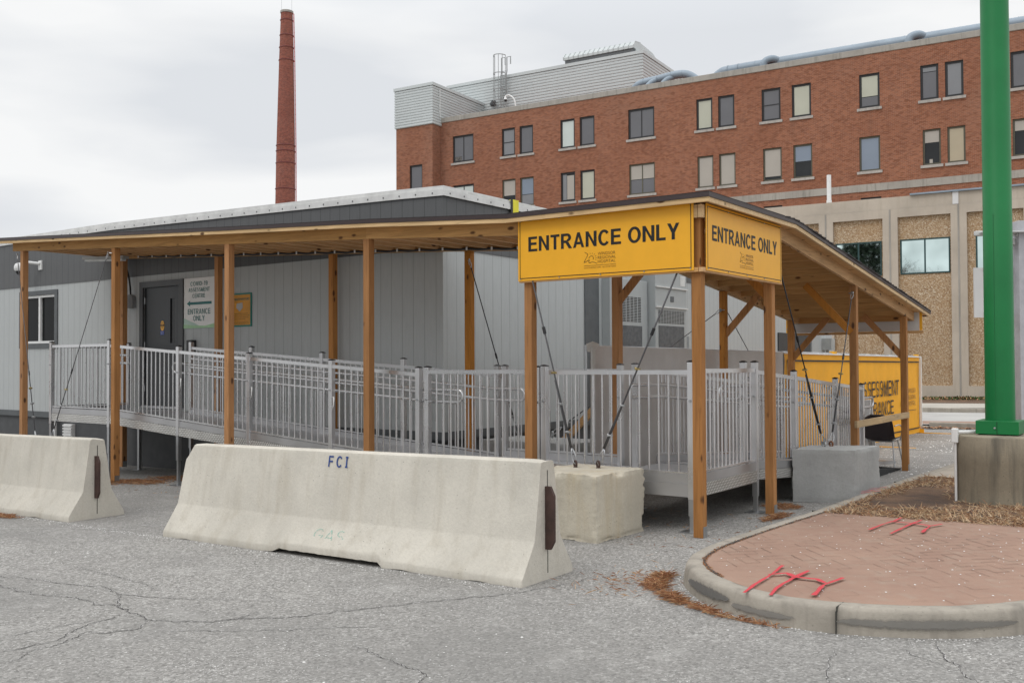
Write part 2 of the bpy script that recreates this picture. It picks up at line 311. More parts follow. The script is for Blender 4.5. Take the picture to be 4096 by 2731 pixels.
def paver():
    m, t, b = newmat('clay_paver'); v = coords(t); n = noise_n(t, v, 2.2, 5); f = noise_n(t, v, 130, 3, .7); g = noise_n(t, v, 9, 4)
    c = ramp(t, n, [(.3, (.275, .163, .118)), (.7, (.345, .218, .158))]); c = mix(t, ramp(t, f, [(.35, .5), (.6, 0.)]), c, (.24, .17, .135)); c = mix(t, ramp(t, g, [(.5, 0.), (.75, .35)]), c, (.34, .28, .22))
    t.links.new(c, b.inputs['Base Color']); b.inputs['Roughness'].default_value = .92; bump(t, b, f, .3, .003); return m
M['paver'] = paver(); M['joint'] = plain('sand_joint', (.13, .08, .055), .95)
M['paver_joint'] = M['joint']
def soil():
    m, t, b = newmat('soil'); v = coords(t); n = noise_n(t, v, 1.5, 6, .65); f = noise_n(t, coords(t, (60, 20, 20)), 1.5, 5, .7)
    c = ramp(t, n, [(.38, (.075, .05, .038)), (.52, (.17, .10, .06)), (.7, (.28, .17, .10))]); c = mix(t, ramp(t, f, [(.3, .6), (.6, 0.)]), c, (.06, .035, .02))
    t.links.new(c, b.inputs['Base Color']); b.inputs['Roughness'].default_value = .95; bump(t, b, f, .8, .02); return m
M['soil'] = soil()
def soft_paint(name, col, rough_edge=.5, sc=90):
    m, t, b = newmat(name); a = t.nodes.new('ShaderNodeAttribute'); a.attribute_name = 'edge'
    v = coords(t); n = noise_n(t, v, sc, 4, .7)
    k = math_n(t, 'SUBTRACT', math_n(t, 'SUBTRACT', 1.25, a.outputs['Fac']), math_n(t, 'MULTIPLY', n, rough_edge*1.6))
    al = ramp(t, k, [(.15, 0.), (.5, 1.)]); t.links.new(al, b.inputs['Alpha'])
    c = ramp(t, n, [(.3, tuple(q*.85 for q in col)), (.7, col)]); t.links.new(c, b.inputs['Base Color']); b.inputs['Roughness'].default_value = .8; return m
M['spray_red'] = soft_paint('spray_red', (.56, .045, .06), .30); M['crack'] = soft_paint('crack_dark', (.05, .047, .044), .6, 60); M['crack_grit'] = soft_paint('crack_grit', (.62, .60, .58), .95, 55); M['stencil_blue'] = soft_paint('stencil_blue', (.03, .07, .25), .4, 60); M['chalk_mint'] = soft_paint('chalk_mint', (.36, .62, .52), .80, 60)
M['face_band_pale'] = soft_paint('kerb_face_band_pale', (.235, .222, .20), .62, 9)
M['face_band'] = soft_paint('kerb_face_band', (.15, .145, .135), .5, 30)  # darker of the two tones banding the kerb face
for i, c in enumerate(((.42, .20, .095), (.29, .13, .065), (.52, .32, .17))): M['needle%d' % i] = plain('pine_needle_%s' % 'abc'[i], c, .8, var=.2, sc=20, bmp=0)
for i, c in enumerate(((.50, .34, .20), (.64, .49, .32), (.36, .19, .10))): M['straw%d' % i] = plain('straw_%s' % 'abc'[i], c, .85, var=.2, sc=20, bmp=0)

# ribbon with an 'edge' attribute (0 centre, 1 rim) laid on a surface z = zf(x, y)
def ribbon(pts, w, zf, name, mat, parent=None, jit=0., step=.03, taper=True):
    P = [Vector((x, y, 0)) for x, y in pts]; out = []
    for a, b in zip(P, P[1:]):
        n = max(1, int((b-a).length/step))
        for i in range(n): out.append(a.lerp(b, i/n))
    out.append(P[-1]); mb = MB(); att = []
    L_ = len(out)
    for i, p in enumerate(out):
        t = (out[min(i+1, L_-1)] - out[max(0, i-1)]).normalized(); nr = Vector((-t.y, t.x, 0))
        if jit: p = p + nr*(noise.noise((p.x*9, p.y*9, 3.1))*jit + noise.noise((p.x*40, p.y*40, 1.))*jit*.5)
        ww = w*(.75+.5*noise.noise((p.x*7, p.y*7, 9.))) * (min(1, .25+3*min(i, L_-1-i)/L_) if taper else 1)
        for s_ in (-1, 0, 1):
            q = p + nr*ww*s_; mb.v.append((q.x, q.y, zf(q.x, q.y))); att.append(abs(s_))
    for i in range(L_-1):
        for k in (0, 1): a = i*3+k; mb.f.append((a, a+1, a+4, a+3)); mb.m.append(0)
    o = mb.build(name, mat, parent); at = o.data.attributes.new('edge', 'FLOAT', 'POINT')
    for i, x in enumerate(att): at.data[i].value = x
    return o
def join_ribbons(objs, name):
    base = objs[0]; vs, fs, att = [], [], []
    for o in objs:
        b = len(vs); vs += [tuple(v.co) for v in o.data.vertices]; fs += [tuple(b+i for i in p.vertices) for p in o.data.polygons]; att += [d.value for d in o.data.attributes['edge'].data]
    me = bpy.data.meshes.new(name); me.from_pydata(vs, [], fs); me.materials.append(base.data.materials[0]); at = me.attributes.new('edge', 'FLOAT', 'POINT')
    for i, x in enumerate(att): at.data[i].value = x
    par = base.parent; o2 = bpy.data.objects.new(name, me); COL.objects.link(o2); o2.parent = par
    for o in objs: bpy.data.objects.remove(o)
    return o2

# flat lettering fitted into a rectangle: origin p, unit axes ax (reading direction) and up; width w, cap height h
def text_mesh(s, p, ax, up, w, h, name, mat, parent, bold=0., serif=False, thick=.0015, align='fit', edge=False, shear=0):
    c = bpy.data.curves.new('t', 'FONT'); c.body = s; c.size = 1; c.offset = bold; c.extrude = 0; c.resolution_u = 3; c.shear = shear
    o = bpy.data.objects.new('t', c); COL.objects.link(o); dg = bpy.context.evaluated_depsgraph_get(); me = bpy.data.meshes.new_from_object(o.evaluated_get(dg))
    bpy.data.objects.remove(o)
    xs = [v.co.x for v in me.vertices]; ys = [v.co.y for v in me.vertices]
    if not xs: return None
    x0, x1, y0, y1 = min(xs), max(xs), min(ys), max(ys); ax = Vector(ax).normalized(); up = Vector(up).normalized(); nrm = ax.cross(up); p = Vector(p)
    o_ = Vector((0, 0, 0))
    if parent is not None: o_ = parent.location if parent.parent is None else parent.parent.location
    for v in me.vertices:
        q = p + ax*((v.co.x-x0)/(x1-x0)*w) + up*((v.co.y-y0)/(y1-y0)*h) + nrm*thick; v.co = q - o_
    me.materials.clear(); me.materials.append(mat); me.name = name
    if edge:
        at = me.attributes.new('edge', 'FLOAT', 'POINT')
        for d in at.data: d.value = .35
    ob = bpy.data.objects.new(name, me); COL.objects.link(ob); ob.parent = parent; return ob
def text_lines(rows, name, mat, parent, bold=0.): return [text_mesh(*r, name, mat, parent, bold=bold) for r in rows]

def wall_grid(mb, u0, u1, z0, z1, holes, y=0., depth=.14, out=-1):
    """wall in the local x-z plane at y with rectangular openings and reveals going back by depth"""
    us = sorted({u0, u1, *[h[0] for h in holes], *[h[1] for h in holes]}); zs = sorted({z0, z1, *[h[2] for h in holes], *[h[3] for h in holes]})
    us = [a for a in us if u0 <= a <= u1]; zs = [a for a in zs if z0 <= a <= z1]
    for a, b in zip(us, us[1:]):
        for c, d in zip(zs, zs[1:]):
            cu, cz = (a+b)/2, (c+d)/2
            if any(h[0] < cu < h[1] and h[2] < cz < h[3] for h in holes): continue
            mb.quad((a, y, c), (b, y, c), (b, y, d), (a, y, d))
    for a, b, c, d in holes:
        y2 = y+depth
        mb.quad((a, y, c), (a, y, d), (a, y2, d), (a, y2, c)); mb.quad((b, y, d), (b, y, c), (b, y2, c), (b, y2, d))
        mb.quad((a, y, d), (b, y, d), (b, y2, d), (a, y2, d)); mb.quad((b, y, c), (a, y, c), (a, y2, c), (b, y2, c))

# ---- block capitals drawn as strokes (unit cap height)
def glyph(ch, t):
    """returns (width, [quads]); every quad is four (x, y) corners"""
    q = []; h = t/2
    def V(x, y0=0, y1=1): q.append(((x-h, y0), (x+h, y0), (x+h, y1), (x-h, y1)))
    def Hh(x0, x1, y): q.append(((x0, y-h*.86), (x1, y-h*.86), (x1, y+h*.86), (x0, y+h*.86)))
    def D(x0, y0, x1, y1, w=1.18): q.append(((x0-h*w, y0), (x0+h*w, y0), (x1+h*w, y1), (x1-h*w, y1)))
    def ARC(cx, cy, rx, ry, a0, a1, n=20):
        a0, a1 = math.radians(a0), math.radians(a1); P = []
        for i in range(n+1): a = a0+(a1-a0)*i/n; c, s_ = math.cos(a), math.sin(a); P.append(((cx+(rx-t)*c, cy+(ry-t*.86)*s_), (cx+rx*c, cy+ry*s_)))
        for a, b in zip(P, P[1:]): q.append((a[0], a[1], b[1], b[0]) if a1 > a0 else (b[0], b[1], a[1], a[0]))
    k = h*.86
    if ch == 'E': V(h); Hh(h, .64, 1-k); Hh(h, .60, .52); Hh(h, .66, k); return .66, q
    if ch == 'F': V(h); Hh(h, .62, 1-k); Hh(h, .56, .5); return .62, q
    if ch == 'N': V(h); V(.74-h); D(h+.01, 1, .73-h, 0, .85); return .74, q
    if ch == 'T': V(.32); Hh(0, .64, 1-k); return .64, q
    if ch == 'R': V(h); Hh(h, .44, 1-k); Hh(h, .44, .46); ARC(.42, .73-.003, .29, .27+.002, -90, 90, 14); D(.40, .44, .68-h*.2, 0); return .74, q
    if ch == 'D': V(h); Hh(h, .36, 1-k); Hh(h, .36, k); ARC(.32, .5, .42, .5, -90, 90, 18); return .74, q
    if ch == 'A': D(h*.9, 0, .38, 1, .9); D(.76-h*.9, 0, .38, 1, .9); Hh(.16, .60, .29); return .76, q
    if ch == 'V': D(h*1.1, 1, .36, 0); D(.72-h*1.1, 1, .36, 0); return .72, q
    if ch == 'Y': D(h, 1, .36, .42, 1.05); D(.72-h, 1, .36, .42, 1.05); V(.36, 0, .46); return .72, q
    if ch == 'M': V(h); V(.86-h); D(h+.01, 1, .43, .0, .95); D(.85-h, 1, .43, .0, .95); return .86, q
    if ch == 'L': V(h); Hh(h, .58, k); return .58, q
    if ch == 'I': V(h+.01); return t+.02, q
    if ch == 'O': ARC(.41, .5, .41, .52, 0, 360, 32); return .82, q
    if ch == 'C': ARC(.39, .5, .39, .52, 38, 322, 28); return .74, q
    if ch == 'G': ARC(.40, .5, .40, .52, 40, 330, 28); Hh(.42, .78, .42); V(.76-h*.6, .1, .42); return .78, q
    if ch == 'S': ARC(.33, .735, .30, .285, 38, 268, 18); ARC(.33, .265+.02, .32, .285, -145, 88, 18); return .66, q
    if ch == '-': Hh(.03, .33, .40); return .36, q
    if ch == '1': V(.30); D(.10, .74, .28, 1, 1.0); return .44, q
    if ch == '9': ARC(.29, .70, .29, .31, 0, 360, 22); ARC(.29, .42, .29, .44, -150, 40, 16); return .60, q
    return .3, q
def block_text(s, p, ax, up, w, h, name, mat, parent, t=.165, gap=.11, space=.34, thick=.0012, edge=False, serif_i=False):
    x = 0; Q = []
    for ch in s:
        if ch == ' ': x += space; continue
        gw, q = glyph(ch, t)
        if serif_i and ch == 'I': q = [((.16-t/2, 0), (.16+t/2, 0), (.16+t/2, 1), (.16-t/2, 1)), ((0, 0), (.32, 0), (.32, t*.8), (0, t*.8)), ((0, 1-t*.8), (.32, 1-t*.8), (.32, 1), (0, 1))]; gw = .32
        Q += [tuple((a+x, b) for a, b in k) for k in q]; x += gw+gap
    x -= gap; ax = Vector(ax).normalized(); up = Vector(up).normalized(); n = ax.cross(up); p = Vector(p); mb = MB()
    for i, k in enumerate(Q):
        z = n*(thick+(i % 7)*.00012); c = [p+ax*(a/x*w)+up*(b*h)+z for a, b in k]
        if (c[1]-c[0]).cross(c[2]-c[0]).dot(n) < 0: c = c[::-1]
        mb.quad(*[tuple(v) for v in c])
    o = mb.build(name, mat, parent)
    if edge:
        at = o.data.attributes.new('edge', 'FLOAT', 'POINT')
        for d in at.data: d.value = .3
    return o
def block_lines(rows, name, mat, parent, **kw): return [block_text(*r, name, mat, parent, **kw) for r in rows]
M['crack_solid'] = plain('dark_groove', (.06, .058, .05), .9)
M['worn'] = soft_paint('worn_line', (.60, .59, .57), .95, 40)

# ================================================================== SETTING
def sheet(poly_x, poly_y, off, name, mat, parent=None):   # rectangular grid that follows the fall of the lot
    ys = sorted({*poly_y, *[y for y in (8.5, 22.) if poly_y[0] < y < poly_y[-1]]}); xs = list(poly_x); mb = MB()
    for x0, x1 in zip(xs, xs[1:]):
        for y0, y1 in zip(ys, ys[1:]):
            mb.quad(*[(x, y, gz(x, y)+off) for x, y in ((x0, y0), (x1, y0), (x1, y1), (x0, y1))])
    return mb.build(name, mat, parent)
tag(sheet((-160, -40, -3.75, 30, 120), (-40, 0, 8.5, 22, 240), 0, 'ground', M['asphalt']), kind='structure')
tag(sheet((-60, 60), (28.35, 35.35), .004, 'road', M['road']), kind='structure')
tag(sheet((-60, 60), (26.95, 28.35), .10, 'verge_paving', M['paver']), kind='structure')
mb = MB()
for x0 in range(-60, 60, 6): mb.prism([(x0, 26.78), (x0+5.98, 26.78), (x0+5.98, 26.95), (x0, 26.95)], gz(x0+3, 26.8)-.05, gz(x0+3, 26.8)+.104)
tag(mb.build('kerb', M['kerb'], bevel=.02), kind='structure')
tag(sheet((-60, 60), (35.53, 39.5), .15, 'pavement', M['walk']), kind='structure')
mb = MB()
for i in range(40): x0 = -60+i*3; mb.prism([(x0, 35.35), (x0+2.985, 35.35), (x0+2.985, 35.53), (x0, 35.53)], gz(x0+1.5, 35)-.05, gz(x0+1.5, 35)+.155)
tag(mb.build('kerb', M['kerb'], bevel=.02), kind='structure')
tag(sheet((-60, 60), (39.5, 50), .14, 'lawn_soil', M['soil']), kind='structure')

# ---- kerbed island: outer line, kerb ring, clay pavers, soil, concrete slab
outer = [(-3.10, 17.6), (-3.10, 16), (-3.12, 14.2), (-3.15, 13), (-3.16, 11.5), (-3.15, 10.2), (-3.14, 9.2), (-3.17, 8.5), (-3.20, 8.0), (-3.22, 7.5), (-3.23, 7.1), (-3.21, 6.78), (-3.16, 6.5), (-3.07, 6.28), (-2.95, 6.10), (-2.80, 5.93), (-2.65, 5.80), (-2.50, 5.70), (-2.34, 5.62), (-2.16, 5.56), (-1.96, 5.545), (-1.76, 5.56), (-1.5, 5.64), (-1.27, 5.75), (-1.06, 5.90), (-.88, 6.09), (-.72, 6.35), (-.60, 6.7), (-.54, 7.1), (-.50, 8), (-.48, 8.5), (-.45, 11), (-.4, 14), (-.4, 17.6), (-.6, 18.1), (-1.2, 18.5), (-2.3, 18.5), (-2.9, 18.1)]
def offset(poly, d):
    n = len(poly); out = []
    for i in range(n):
        a, b, c = Vector(poly[i-1]), Vector(poly[i]), Vector(poly[(i+1) % n]); t = ((b-a).normalized()+(c-b).normalized()).normalized()
        out.append((b.x - t.y*d, b.y + t.x*d))
    return out
def smooth_poly(p, it=2):
    for _ in range(it):
        q = []
        for i in range(len(p)):
            a, b = p[i], p[(i+1) % len(p)]; q += [(a[0]*.75+b[0]*.25, a[1]*.75+b[1]*.25), (a[0]*.25+b[0]*.75, a[1]*.25+b[1]*.75)]
        p = q
    return p
outer_s = smooth_poly(outer, 3)
area = sum(a[0]*b[1]-b[0]*a[1] for a, b in zip(outer_s, outer_s[1:]+outer_s[:1])); sgn = 1 if area > 0 else -1
KH = .15
prof = [(-.012, -.05), (.0, .0), (.008, KH*.5), (.018, KH*.84), (.030, KH*.955), (.05, KH), (.10, KH+.002), (.135, KH), (.142, KH-.012), (.144, 0.02)]
rings = [offset(outer_s, sgn*d) for d, z in prof]; nO = len(outer_s)
def wob(x, y, k=1.): return (noise.noise((x*6, y*6, 0))*.006+noise.noise((x*25, y*25, 3))*.003)*k
mb = MB(); vs = []
for (d, z), rg in zip(prof, rings):
    for (x, y) in rg:
        e = wob(x, y)
        vs.append((x+e, y+e*.6, gz(x, y)+z+(wob(y, x, .5) if z > .1 else 0)))
mb.add(vs, [(j*nO+i, j*nO+(i+1) % nO, (j+1)*nO+(i+1) % nO, (j+1)*nO+i) for j in range(len(prof)-1) for i in range(nO)])
isl_kerb = tag(mb.build('island_kerb', M['kerb'], smooth='all'), kind='structure')
inner = offset(outer_s, sgn*.150)
def clip(poly, ymin, ymax):
    def cl(p, f, y):
        o = []
        for i in range(len(p)):
            a, b = p[i], p[(i+1) % len(p)]
            if f(a[1]): o.append(a)
            if f(a[1]) != f(b[1]): t = (y-a[1])/(b[1]-a[1]); o.append((a[0]+(b[0]-a[0])*t, y))
        return o
    return cl(cl(poly, lambda y: y >= ymin, ymin), lambda y: y <= ymax, ymax)
def island_sheet(ymin, ymax, off, name, mat):
    mb = MB(); yy = [ymin]+[y for y in (8.5,) if ymin < y < ymax]+[ymax]
    for a, b in zip(yy, yy[1:]):
        p = clip(inner, a, b); c = (sum(q[0] for q in p)/len(p), sum(q[1] for q in p)/len(p)); vs = [(x, y, gz(x, y)+off) for x, y in p]
        mb.add(vs+[(c[0], c[1], gz(*c)+off)], [(i, (i+1) % len(p), len(p)) for i in range(len(p))])
    return tag(mb.build(name, mat), kind='structure')
pav = island_sheet(5.0, 9.16, KH-.006, 'brick_paving', M['paver'])
island_sheet(9.16, 13.08, KH-.012, 'soil', M['soil']); island_sheet(13.08, 19, KH-.004, 'concrete_slab', M['slab'])
ztop = lambda x, y: gz(x, y)+KH+.006
zpav = lambda x, y: gz(x, y)+KH-.002
# herringbone joints
mb = MB(); cw = .105; ca, sa = math.cos(math.radians(43)), math.sin(math.radians(43))
import bisect
def inside(x, y, poly):
    c = False; n = len(poly)
    for i in range(n):
        x0, y0 = poly[i]; x1, y1 = poly[i-1]
        if (y0 > y) != (y1 > y) and x < (x1-x0)*(y-y0)/(y1-y0)+x0: c = not c
    return c
inner2 = offset(outer_s, sgn*.17)
def jseg(a, b):
    A = (a[0]*ca-a[1]*sa-2, a[0]*sa+a[1]*ca+7); B = (b[0]*ca-b[1]*sa-2, b[0]*sa+b[1]*ca+7)
    if not all(5 < q[1] < 9.14 and inside(q[0], q[1], inner2) for q in (A, B)): return
    r = noise.noise((A[0]*.9, A[1]*.9, 4))*.6+random.uniform(-.6, .45)
    if r < -.12: return
    w = .0004+.0019*max(0, min(1, (r+.1)*1.3)); d = Vector((B[0]-A[0], B[1]-A[1])).normalized(); n = (-d[1]*w, d[0]*w)
    mb.quad(*[(x, y, zpav(x, y)) for x, y in ((A[0]-n[0], A[1]-n[1]), (B[0]-n[0], B[1]-n[1]), (B[0]+n[0], B[1]+n[1]), (A[0]+n[0], A[1]+n[1]))])
for i in range(-45, 45):
    for j in range(-45, 45):
        k = (i-j) % 4
        if k != 0: jseg(((i+1)*cw, j*cw), ((i+1)*cw, (j+1)*cw))
        if k != 2: jseg((i*cw, j*cw), ((i+1)*cw, j*cw))
mb.build('paving_joint', M['paver_joint'], pav)
# dirt line between kerb and pavers
ri = offset(outer_s, sgn*.150); ri = [p for p in ri if p[0] < -2.55 and 6.0 < p[1] < 9.2]
ribbon(ri if ri[0][1] < ri[-1][1] else ri[::-1], .02, lambda x, y: gz(x, y)+KH+.003, 'joint_litter', M['crack'], pav, jit=.006, taper=False)
zk = lambda x, y: gz(x, y)+KH+.010
def spray(name, strokes, parent):
    return join_ribbons([ribbon(p, w*(.66 if w > .025 else 1.5), (lambda x, y, k=i: zk(x, y)+k*.0004), 'spray_mark', M['spray_red'], parent, jit=.004, taper=False) for i, (p, w) in enumerate(strokes)], name)
spray('spray_mark', [([(-2.33, 5.60), (-2.36, 5.87), (-2.38, 6.21), (-2.42, 6.50)], .030), ([(-2.17, 5.62), (-2.21, 5.84), (-2.22, 6.18), (-2.21, 6.42)], .036), ([(-1.95, 5.75), (-1.99, 6.05), (-1.95, 6.32)], .036), ([(-2.39, 6.16), (-2.31, 6.27), (-2.21, 6.18), (-2.08, 6.19), (-1.99, 6.10)], .021)], pav)
spray('spray_mark', [([(-2.33, 8.26), (-2.31, 8.62), (-2.28, 8.84), (-2.28, 9.09)], .030), ([(-2.13, 8.15), (-2.12, 8.49), (-2.11, 8.83), (-2.09, 9.02)], .034), ([(-1.93, 8.33), (-1.95, 8.70), (-1.89, 8.87)], .032), ([(-2.30, 8.80), (-2.16, 8.78), (-2.04, 8.76), (-1.94, 8.70)], .020)], pav)
spray('spray_mark', [([(-3.16, 10.9), (-3.05, 11.25)], .012), ([(-3.12, 10.75), (-3.0, 11.1)], .012), ([(-3.16, 11.2), (-3.04, 11.5)], .012)], isl_kerb)
# wide soft bands that darken most of the kerb face, scuffs included
def face_ribbon(i0, i1, zf, w, mat, name='kerb_face_band'):
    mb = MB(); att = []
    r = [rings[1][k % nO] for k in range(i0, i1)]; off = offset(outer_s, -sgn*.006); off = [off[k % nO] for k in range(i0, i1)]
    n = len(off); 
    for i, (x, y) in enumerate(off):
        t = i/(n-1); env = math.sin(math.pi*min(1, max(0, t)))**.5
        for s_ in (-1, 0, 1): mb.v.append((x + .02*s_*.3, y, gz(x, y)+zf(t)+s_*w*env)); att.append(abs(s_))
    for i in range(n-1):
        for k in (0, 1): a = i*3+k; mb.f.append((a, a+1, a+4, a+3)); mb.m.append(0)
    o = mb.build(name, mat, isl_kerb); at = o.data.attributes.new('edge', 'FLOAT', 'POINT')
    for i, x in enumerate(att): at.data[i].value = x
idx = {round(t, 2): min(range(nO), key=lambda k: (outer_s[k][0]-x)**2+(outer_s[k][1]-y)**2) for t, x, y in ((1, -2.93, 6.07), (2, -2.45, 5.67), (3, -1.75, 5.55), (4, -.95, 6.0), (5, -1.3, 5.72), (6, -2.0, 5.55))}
face_ribbon(min(idx[1], idx[2]), max(idx[1], idx[2])+1, lambda t: .085, .058, M['face_band'])
face_ribbon(min(idx[2], idx[6]), max(idx[2], idx[6])+1, lambda t: .06, .045, M['face_band_pale'])
face_ribbon(min(idx[3], idx[4]), max(idx[3], idx[4])+4, lambda t: .075, .060, M['face_band_pale'])
# kerb joints
mb = MB()
for x, y, nx, ny in ((-1.76, 5.56, 0, 1), (-3.14, 9.2, 1, 0), (-3.15, 12.2, 1, 0)):
    for s0, s1, z0, z1 in ((-.008, .02, .0, KH-.02), (.01, .145, KH-.03, KH+.003)):
        p0 = Vector((x+nx*s0, y+ny*s0, 0)); p1 = Vector((x+nx*s1, y+ny*s1, 0)); t = .0018
        mb.box(min(p0.x, p1.x)-t*(1-nx), max(p0.x, p1.x)+t*(1-nx), min(p0.y, p1.y)-t*(1-ny), max(p0.y, p1.y)+t*(1-ny), gz(x, y)+z0, gz(x, y)+z1)
mb.build('kerb_joint', M['crack_solid'], isl_kerb)

# ---- cracks in the asphalt
g0 = lambda x, y: gz(x, y)+.004
g1 = lambda x, y: gz(x, y)+.0025
ground = bpy.data.objects['ground']
CR = [([(-9.0, 3.55), (-7.70, 3.76), (-7.43, 3.85), (-7.08, 3.87), (-6.88, 3.92), (-6.61, 3.99), (-6.32, 3.92), (-6.13, 3.96), (-5.85, 4.05), (-5.56, 4.19), (-5.33, 4.29), (-5.08, 4.42)], .007),
 ([(-8.4, 3.5), (-7.37, 3.60), (-7.00, 3.58), (-6.79, 3.59), (-6.50, 3.69), (-6.14, 3.66), (-6.00, 3.71), (-5.75, 3.65), (-5.46, 3.62), (-5.29, 3.66), (-5.08, 3.78), (-5.00, 3.93), (-4.78, 4.10), (-4.62, 4.32), (-4.48, 4.58), (-4.32, 4.82), (-4.15, 5.06), (-3.92, 5.40), (-3.84, 5.62), (-3.74, 5.90), (-3.71, 6.13), (-3.58, 6.29), (-3.38, 6.47)], .010),
 ([(-5.75, 3.65), (-5.72, 3.48), (-5.67, 3.24), (-5.50, 3.01), (-5.54, 2.87), (-5.55, 2.6)], .010), ([(-6.32, 3.92), (-6.02, 3.73), (-5.75, 3.65)], .009),
 ([(-5.46, 3.62), (-5.33, 3.45), (-5.43, 3.27), (-5.55, 3.22), (-5.42, 2.98), (-5.43, 2.84), (-5.29, 2.6)], .008), ([(-5.29, 3.42), (-5.10, 3.53), (-4.88, 3.68), (-4.54, 3.90), (-4.37, 4.08), (-4.16, 4.24), (-4.09, 4.40)], .006),
 ([(-7.73, 4.31), (-7.33, 4.27), (-6.95, 4.26), (-6.61, 4.24), (-6.30, 4.17), (-6.03, 4.10)], .006), ([(-3.96, 3.90), (-3.68, 3.84), (-3.39, 3.75), (-3.23, 3.72), (-3.20, 3.5)], .008), ([(-5.08, 3.78), (-5.02, 3.95), (-5.04, 4.10)], .007),
 ([(-5.88, 2.88), (-5.84, 3.01), (-5.81, 3.24), (-5.76, 3.43)], .007), ([(-5.43, 4.46), (-5.08, 4.42)], .004), ([(-1.25, 5.69), (-1.15, 5.42), (-1.03, 5.20), (-.90, 5.0)], .008), ([(-1.67, 5.23), (-1.61, 4.95), (-1.50, 4.6)], .006), ([(-1.44, 5.50), (-1.29, 5.38), (-1.08, 5.2)], .005),
 ([(-4.28, 7.1), (-3.9, 7.25), (-3.75, 7.32), (-3.5, 7.6)], .006), ([(-6.6, 20), (-5, 19.6), (-3.8, 19.7), (-2.9, 19.4)], .02), ([(-6.6, 22), (-5, 22.6), (-3.8, 22.4), (-2.9, 22.8)], .02), ([(-9.3, 5.0), (-9.0, 5.5), (-8.7, 6.4), (-8.9, 7.2)], .005)]
join_ribbons([ribbon(p, w*3.4, g1, 'crack_grit', M['crack_grit'], ground, jit=.03) for p, w in CR], 'crack_grit')
join_ribbons([ribbon(p, w*.95, g0, 'crack', M['crack'], ground, jit=.035, step=.015) for p, w in CR], 'crack')
join_ribbons([ribbon([(-9.25, 5.75), (-8.9, 5.9), (-8.5, 6.3)], .03, g0, 'worn_line', M['worn'], ground, jit=.01), ribbon([(-10.6, 4.7), (-9.3, 5.45), (-8.6, 5.72)], .035, g0, 'worn_line', M['worn'], ground, jit=.01)], 'worn_line')
# ---- salt grains and pebbles scattered on the ground and on the pavers
mb = MB(); rnd = random.Random(5)
def grain(x, y, z, r):
    n = rnd.choice((5, 6)); a0 = rnd.random()*6; h = r*.5
    pts = [(x+r*math.cos(a0+2*math.pi*k/n)*rnd.uniform(.7, 1.2), y+r*math.sin(a0+2*math.pi*k/n)*rnd.uniform(.7, 1.2)) for k in range(n)]
    mb.add([(px, py, z) for px, py in pts]+[(x, y, z+h)], [(k, (k+1) % n, n) for k in range(n)])
for _ in range(5200):
    x = rnd.uniform(-13, 1); y = rnd.uniform(2.6, 9)
    d = .25+.75*max(0, noise.noise((x*.8, y*.8, 2))+.35)
    if rnd.random() > d or inside(x, y, outer_s): continue
    grain(x, y, gz(x, y)+.001, rnd.uniform(.0015, .0055)*(1 if rnd.random() < .96 else 2))
for _ in range(1500):   # piled up against the barriers and the kerb
    if rnd.random() < .6: x = rnd.uniform(-14, -4); y = 5.55-abs(rnd.gauss(0, .07))
    else:
        k = rnd.randrange(nO); x, y = offset(outer_s, -sgn*abs(rnd.gauss(0.01, .04)))[k] if False else (outer_s[k][0]+rnd.uniform(-.03, .03), outer_s[k][1]-abs(rnd.gauss(.02, .04)))
        if y > 7 or inside(x, y, outer_s): continue
    grain(x, y, gz(x, y)+.001, rnd.uniform(.002, .007))
for _ in range(260):
    x = rnd.uniform(-3.1, -.6); y = rnd.uniform(5.6, 9.1)
    if inside(x, y, inner2): grain(x, y, gz(x, y)+KH-.005, rnd.uniform(.002, .008))
for _ in range(2500):
    x = rnd.uniform(-7, 0); y = rnd.uniform(14, 25); 
    if not inside(x, y, outer_s): grain(x, y, gz(x, y)+.001, rnd.uniform(.006, .02)*max(.3, noise.noise((x, y, 0))+.7))
tag(mb.build('salt_grains', M['white_paint']), 'white salt grains and grit scattered over the asphalt and pavers', 'road salt', kind='stuff')

# ---- pine needles, dry grass
def slivers(mb, spots, rnd, lmin, lmax, w, hmax, tilt):
    for x, y, z in spots:
        l = rnd.uniform(lmin, lmax); a = rnd.uniform(0, 2*math.pi); e = rnd.uniform(0, tilt); mb.mi = rnd.randrange(3)
        z += rnd.uniform(0, hmax); d = Vector((math.cos(a)*math.cos(e), math.sin(a)*math.cos(e), math.sin(e))); n = Vector((-math.sin(a), math.cos(a), 0))*w
        p = Vector((x, y, z)); m_ = p + d*l*.5 + Vector((0, 0, rnd.uniform(0, .008))); q = p+d*l
        mb.add([p-n, p+n, m_+n, q, m_-n], [(0, 1, 2, 3, 4)])
mb = MB(); rnd = random.Random(11); sp = []
def pile(cx, cy, rx, ry, n, rot=0, h=.02, base=None):
    for _ in range(n):
        a = rnd.uniform(0, 6.283); r = math.sqrt(rnd.random())*rnd.uniform(.7, 1.15); x, y = r*rx*math.cos(a), r*ry*math.sin(a)
        x, y = cx+x*math.cos(rot)-y*math.sin(rot), cy+x*math.sin(rot)+y*math.cos(rot); sp.append((x, y, gz(x, y)+.002+(base or 0)+max(0, h*(1-r))*rnd.random()))
pile(-3.27, 6.34, .065, .18, 420, .15, .05); pile(-3.19, 6.10, .085, .15, 460, .5, .04); pile(-2.93, 5.84, .055, .20, 550, .85, .03); pile(-2.62, 5.66, .035, .22, 300, 1.05, .012); pile(-2.25, 5.535, .022, .22, 120, 1.35, .01)
pile(-12.75, 8.2, .55, .28, 1300, .2, .03); pile(-12.4, 8.9, .8, .35, 1500, .3, .04); pile(-13.1, 7.85, .35, .1, 250, 0, .02)
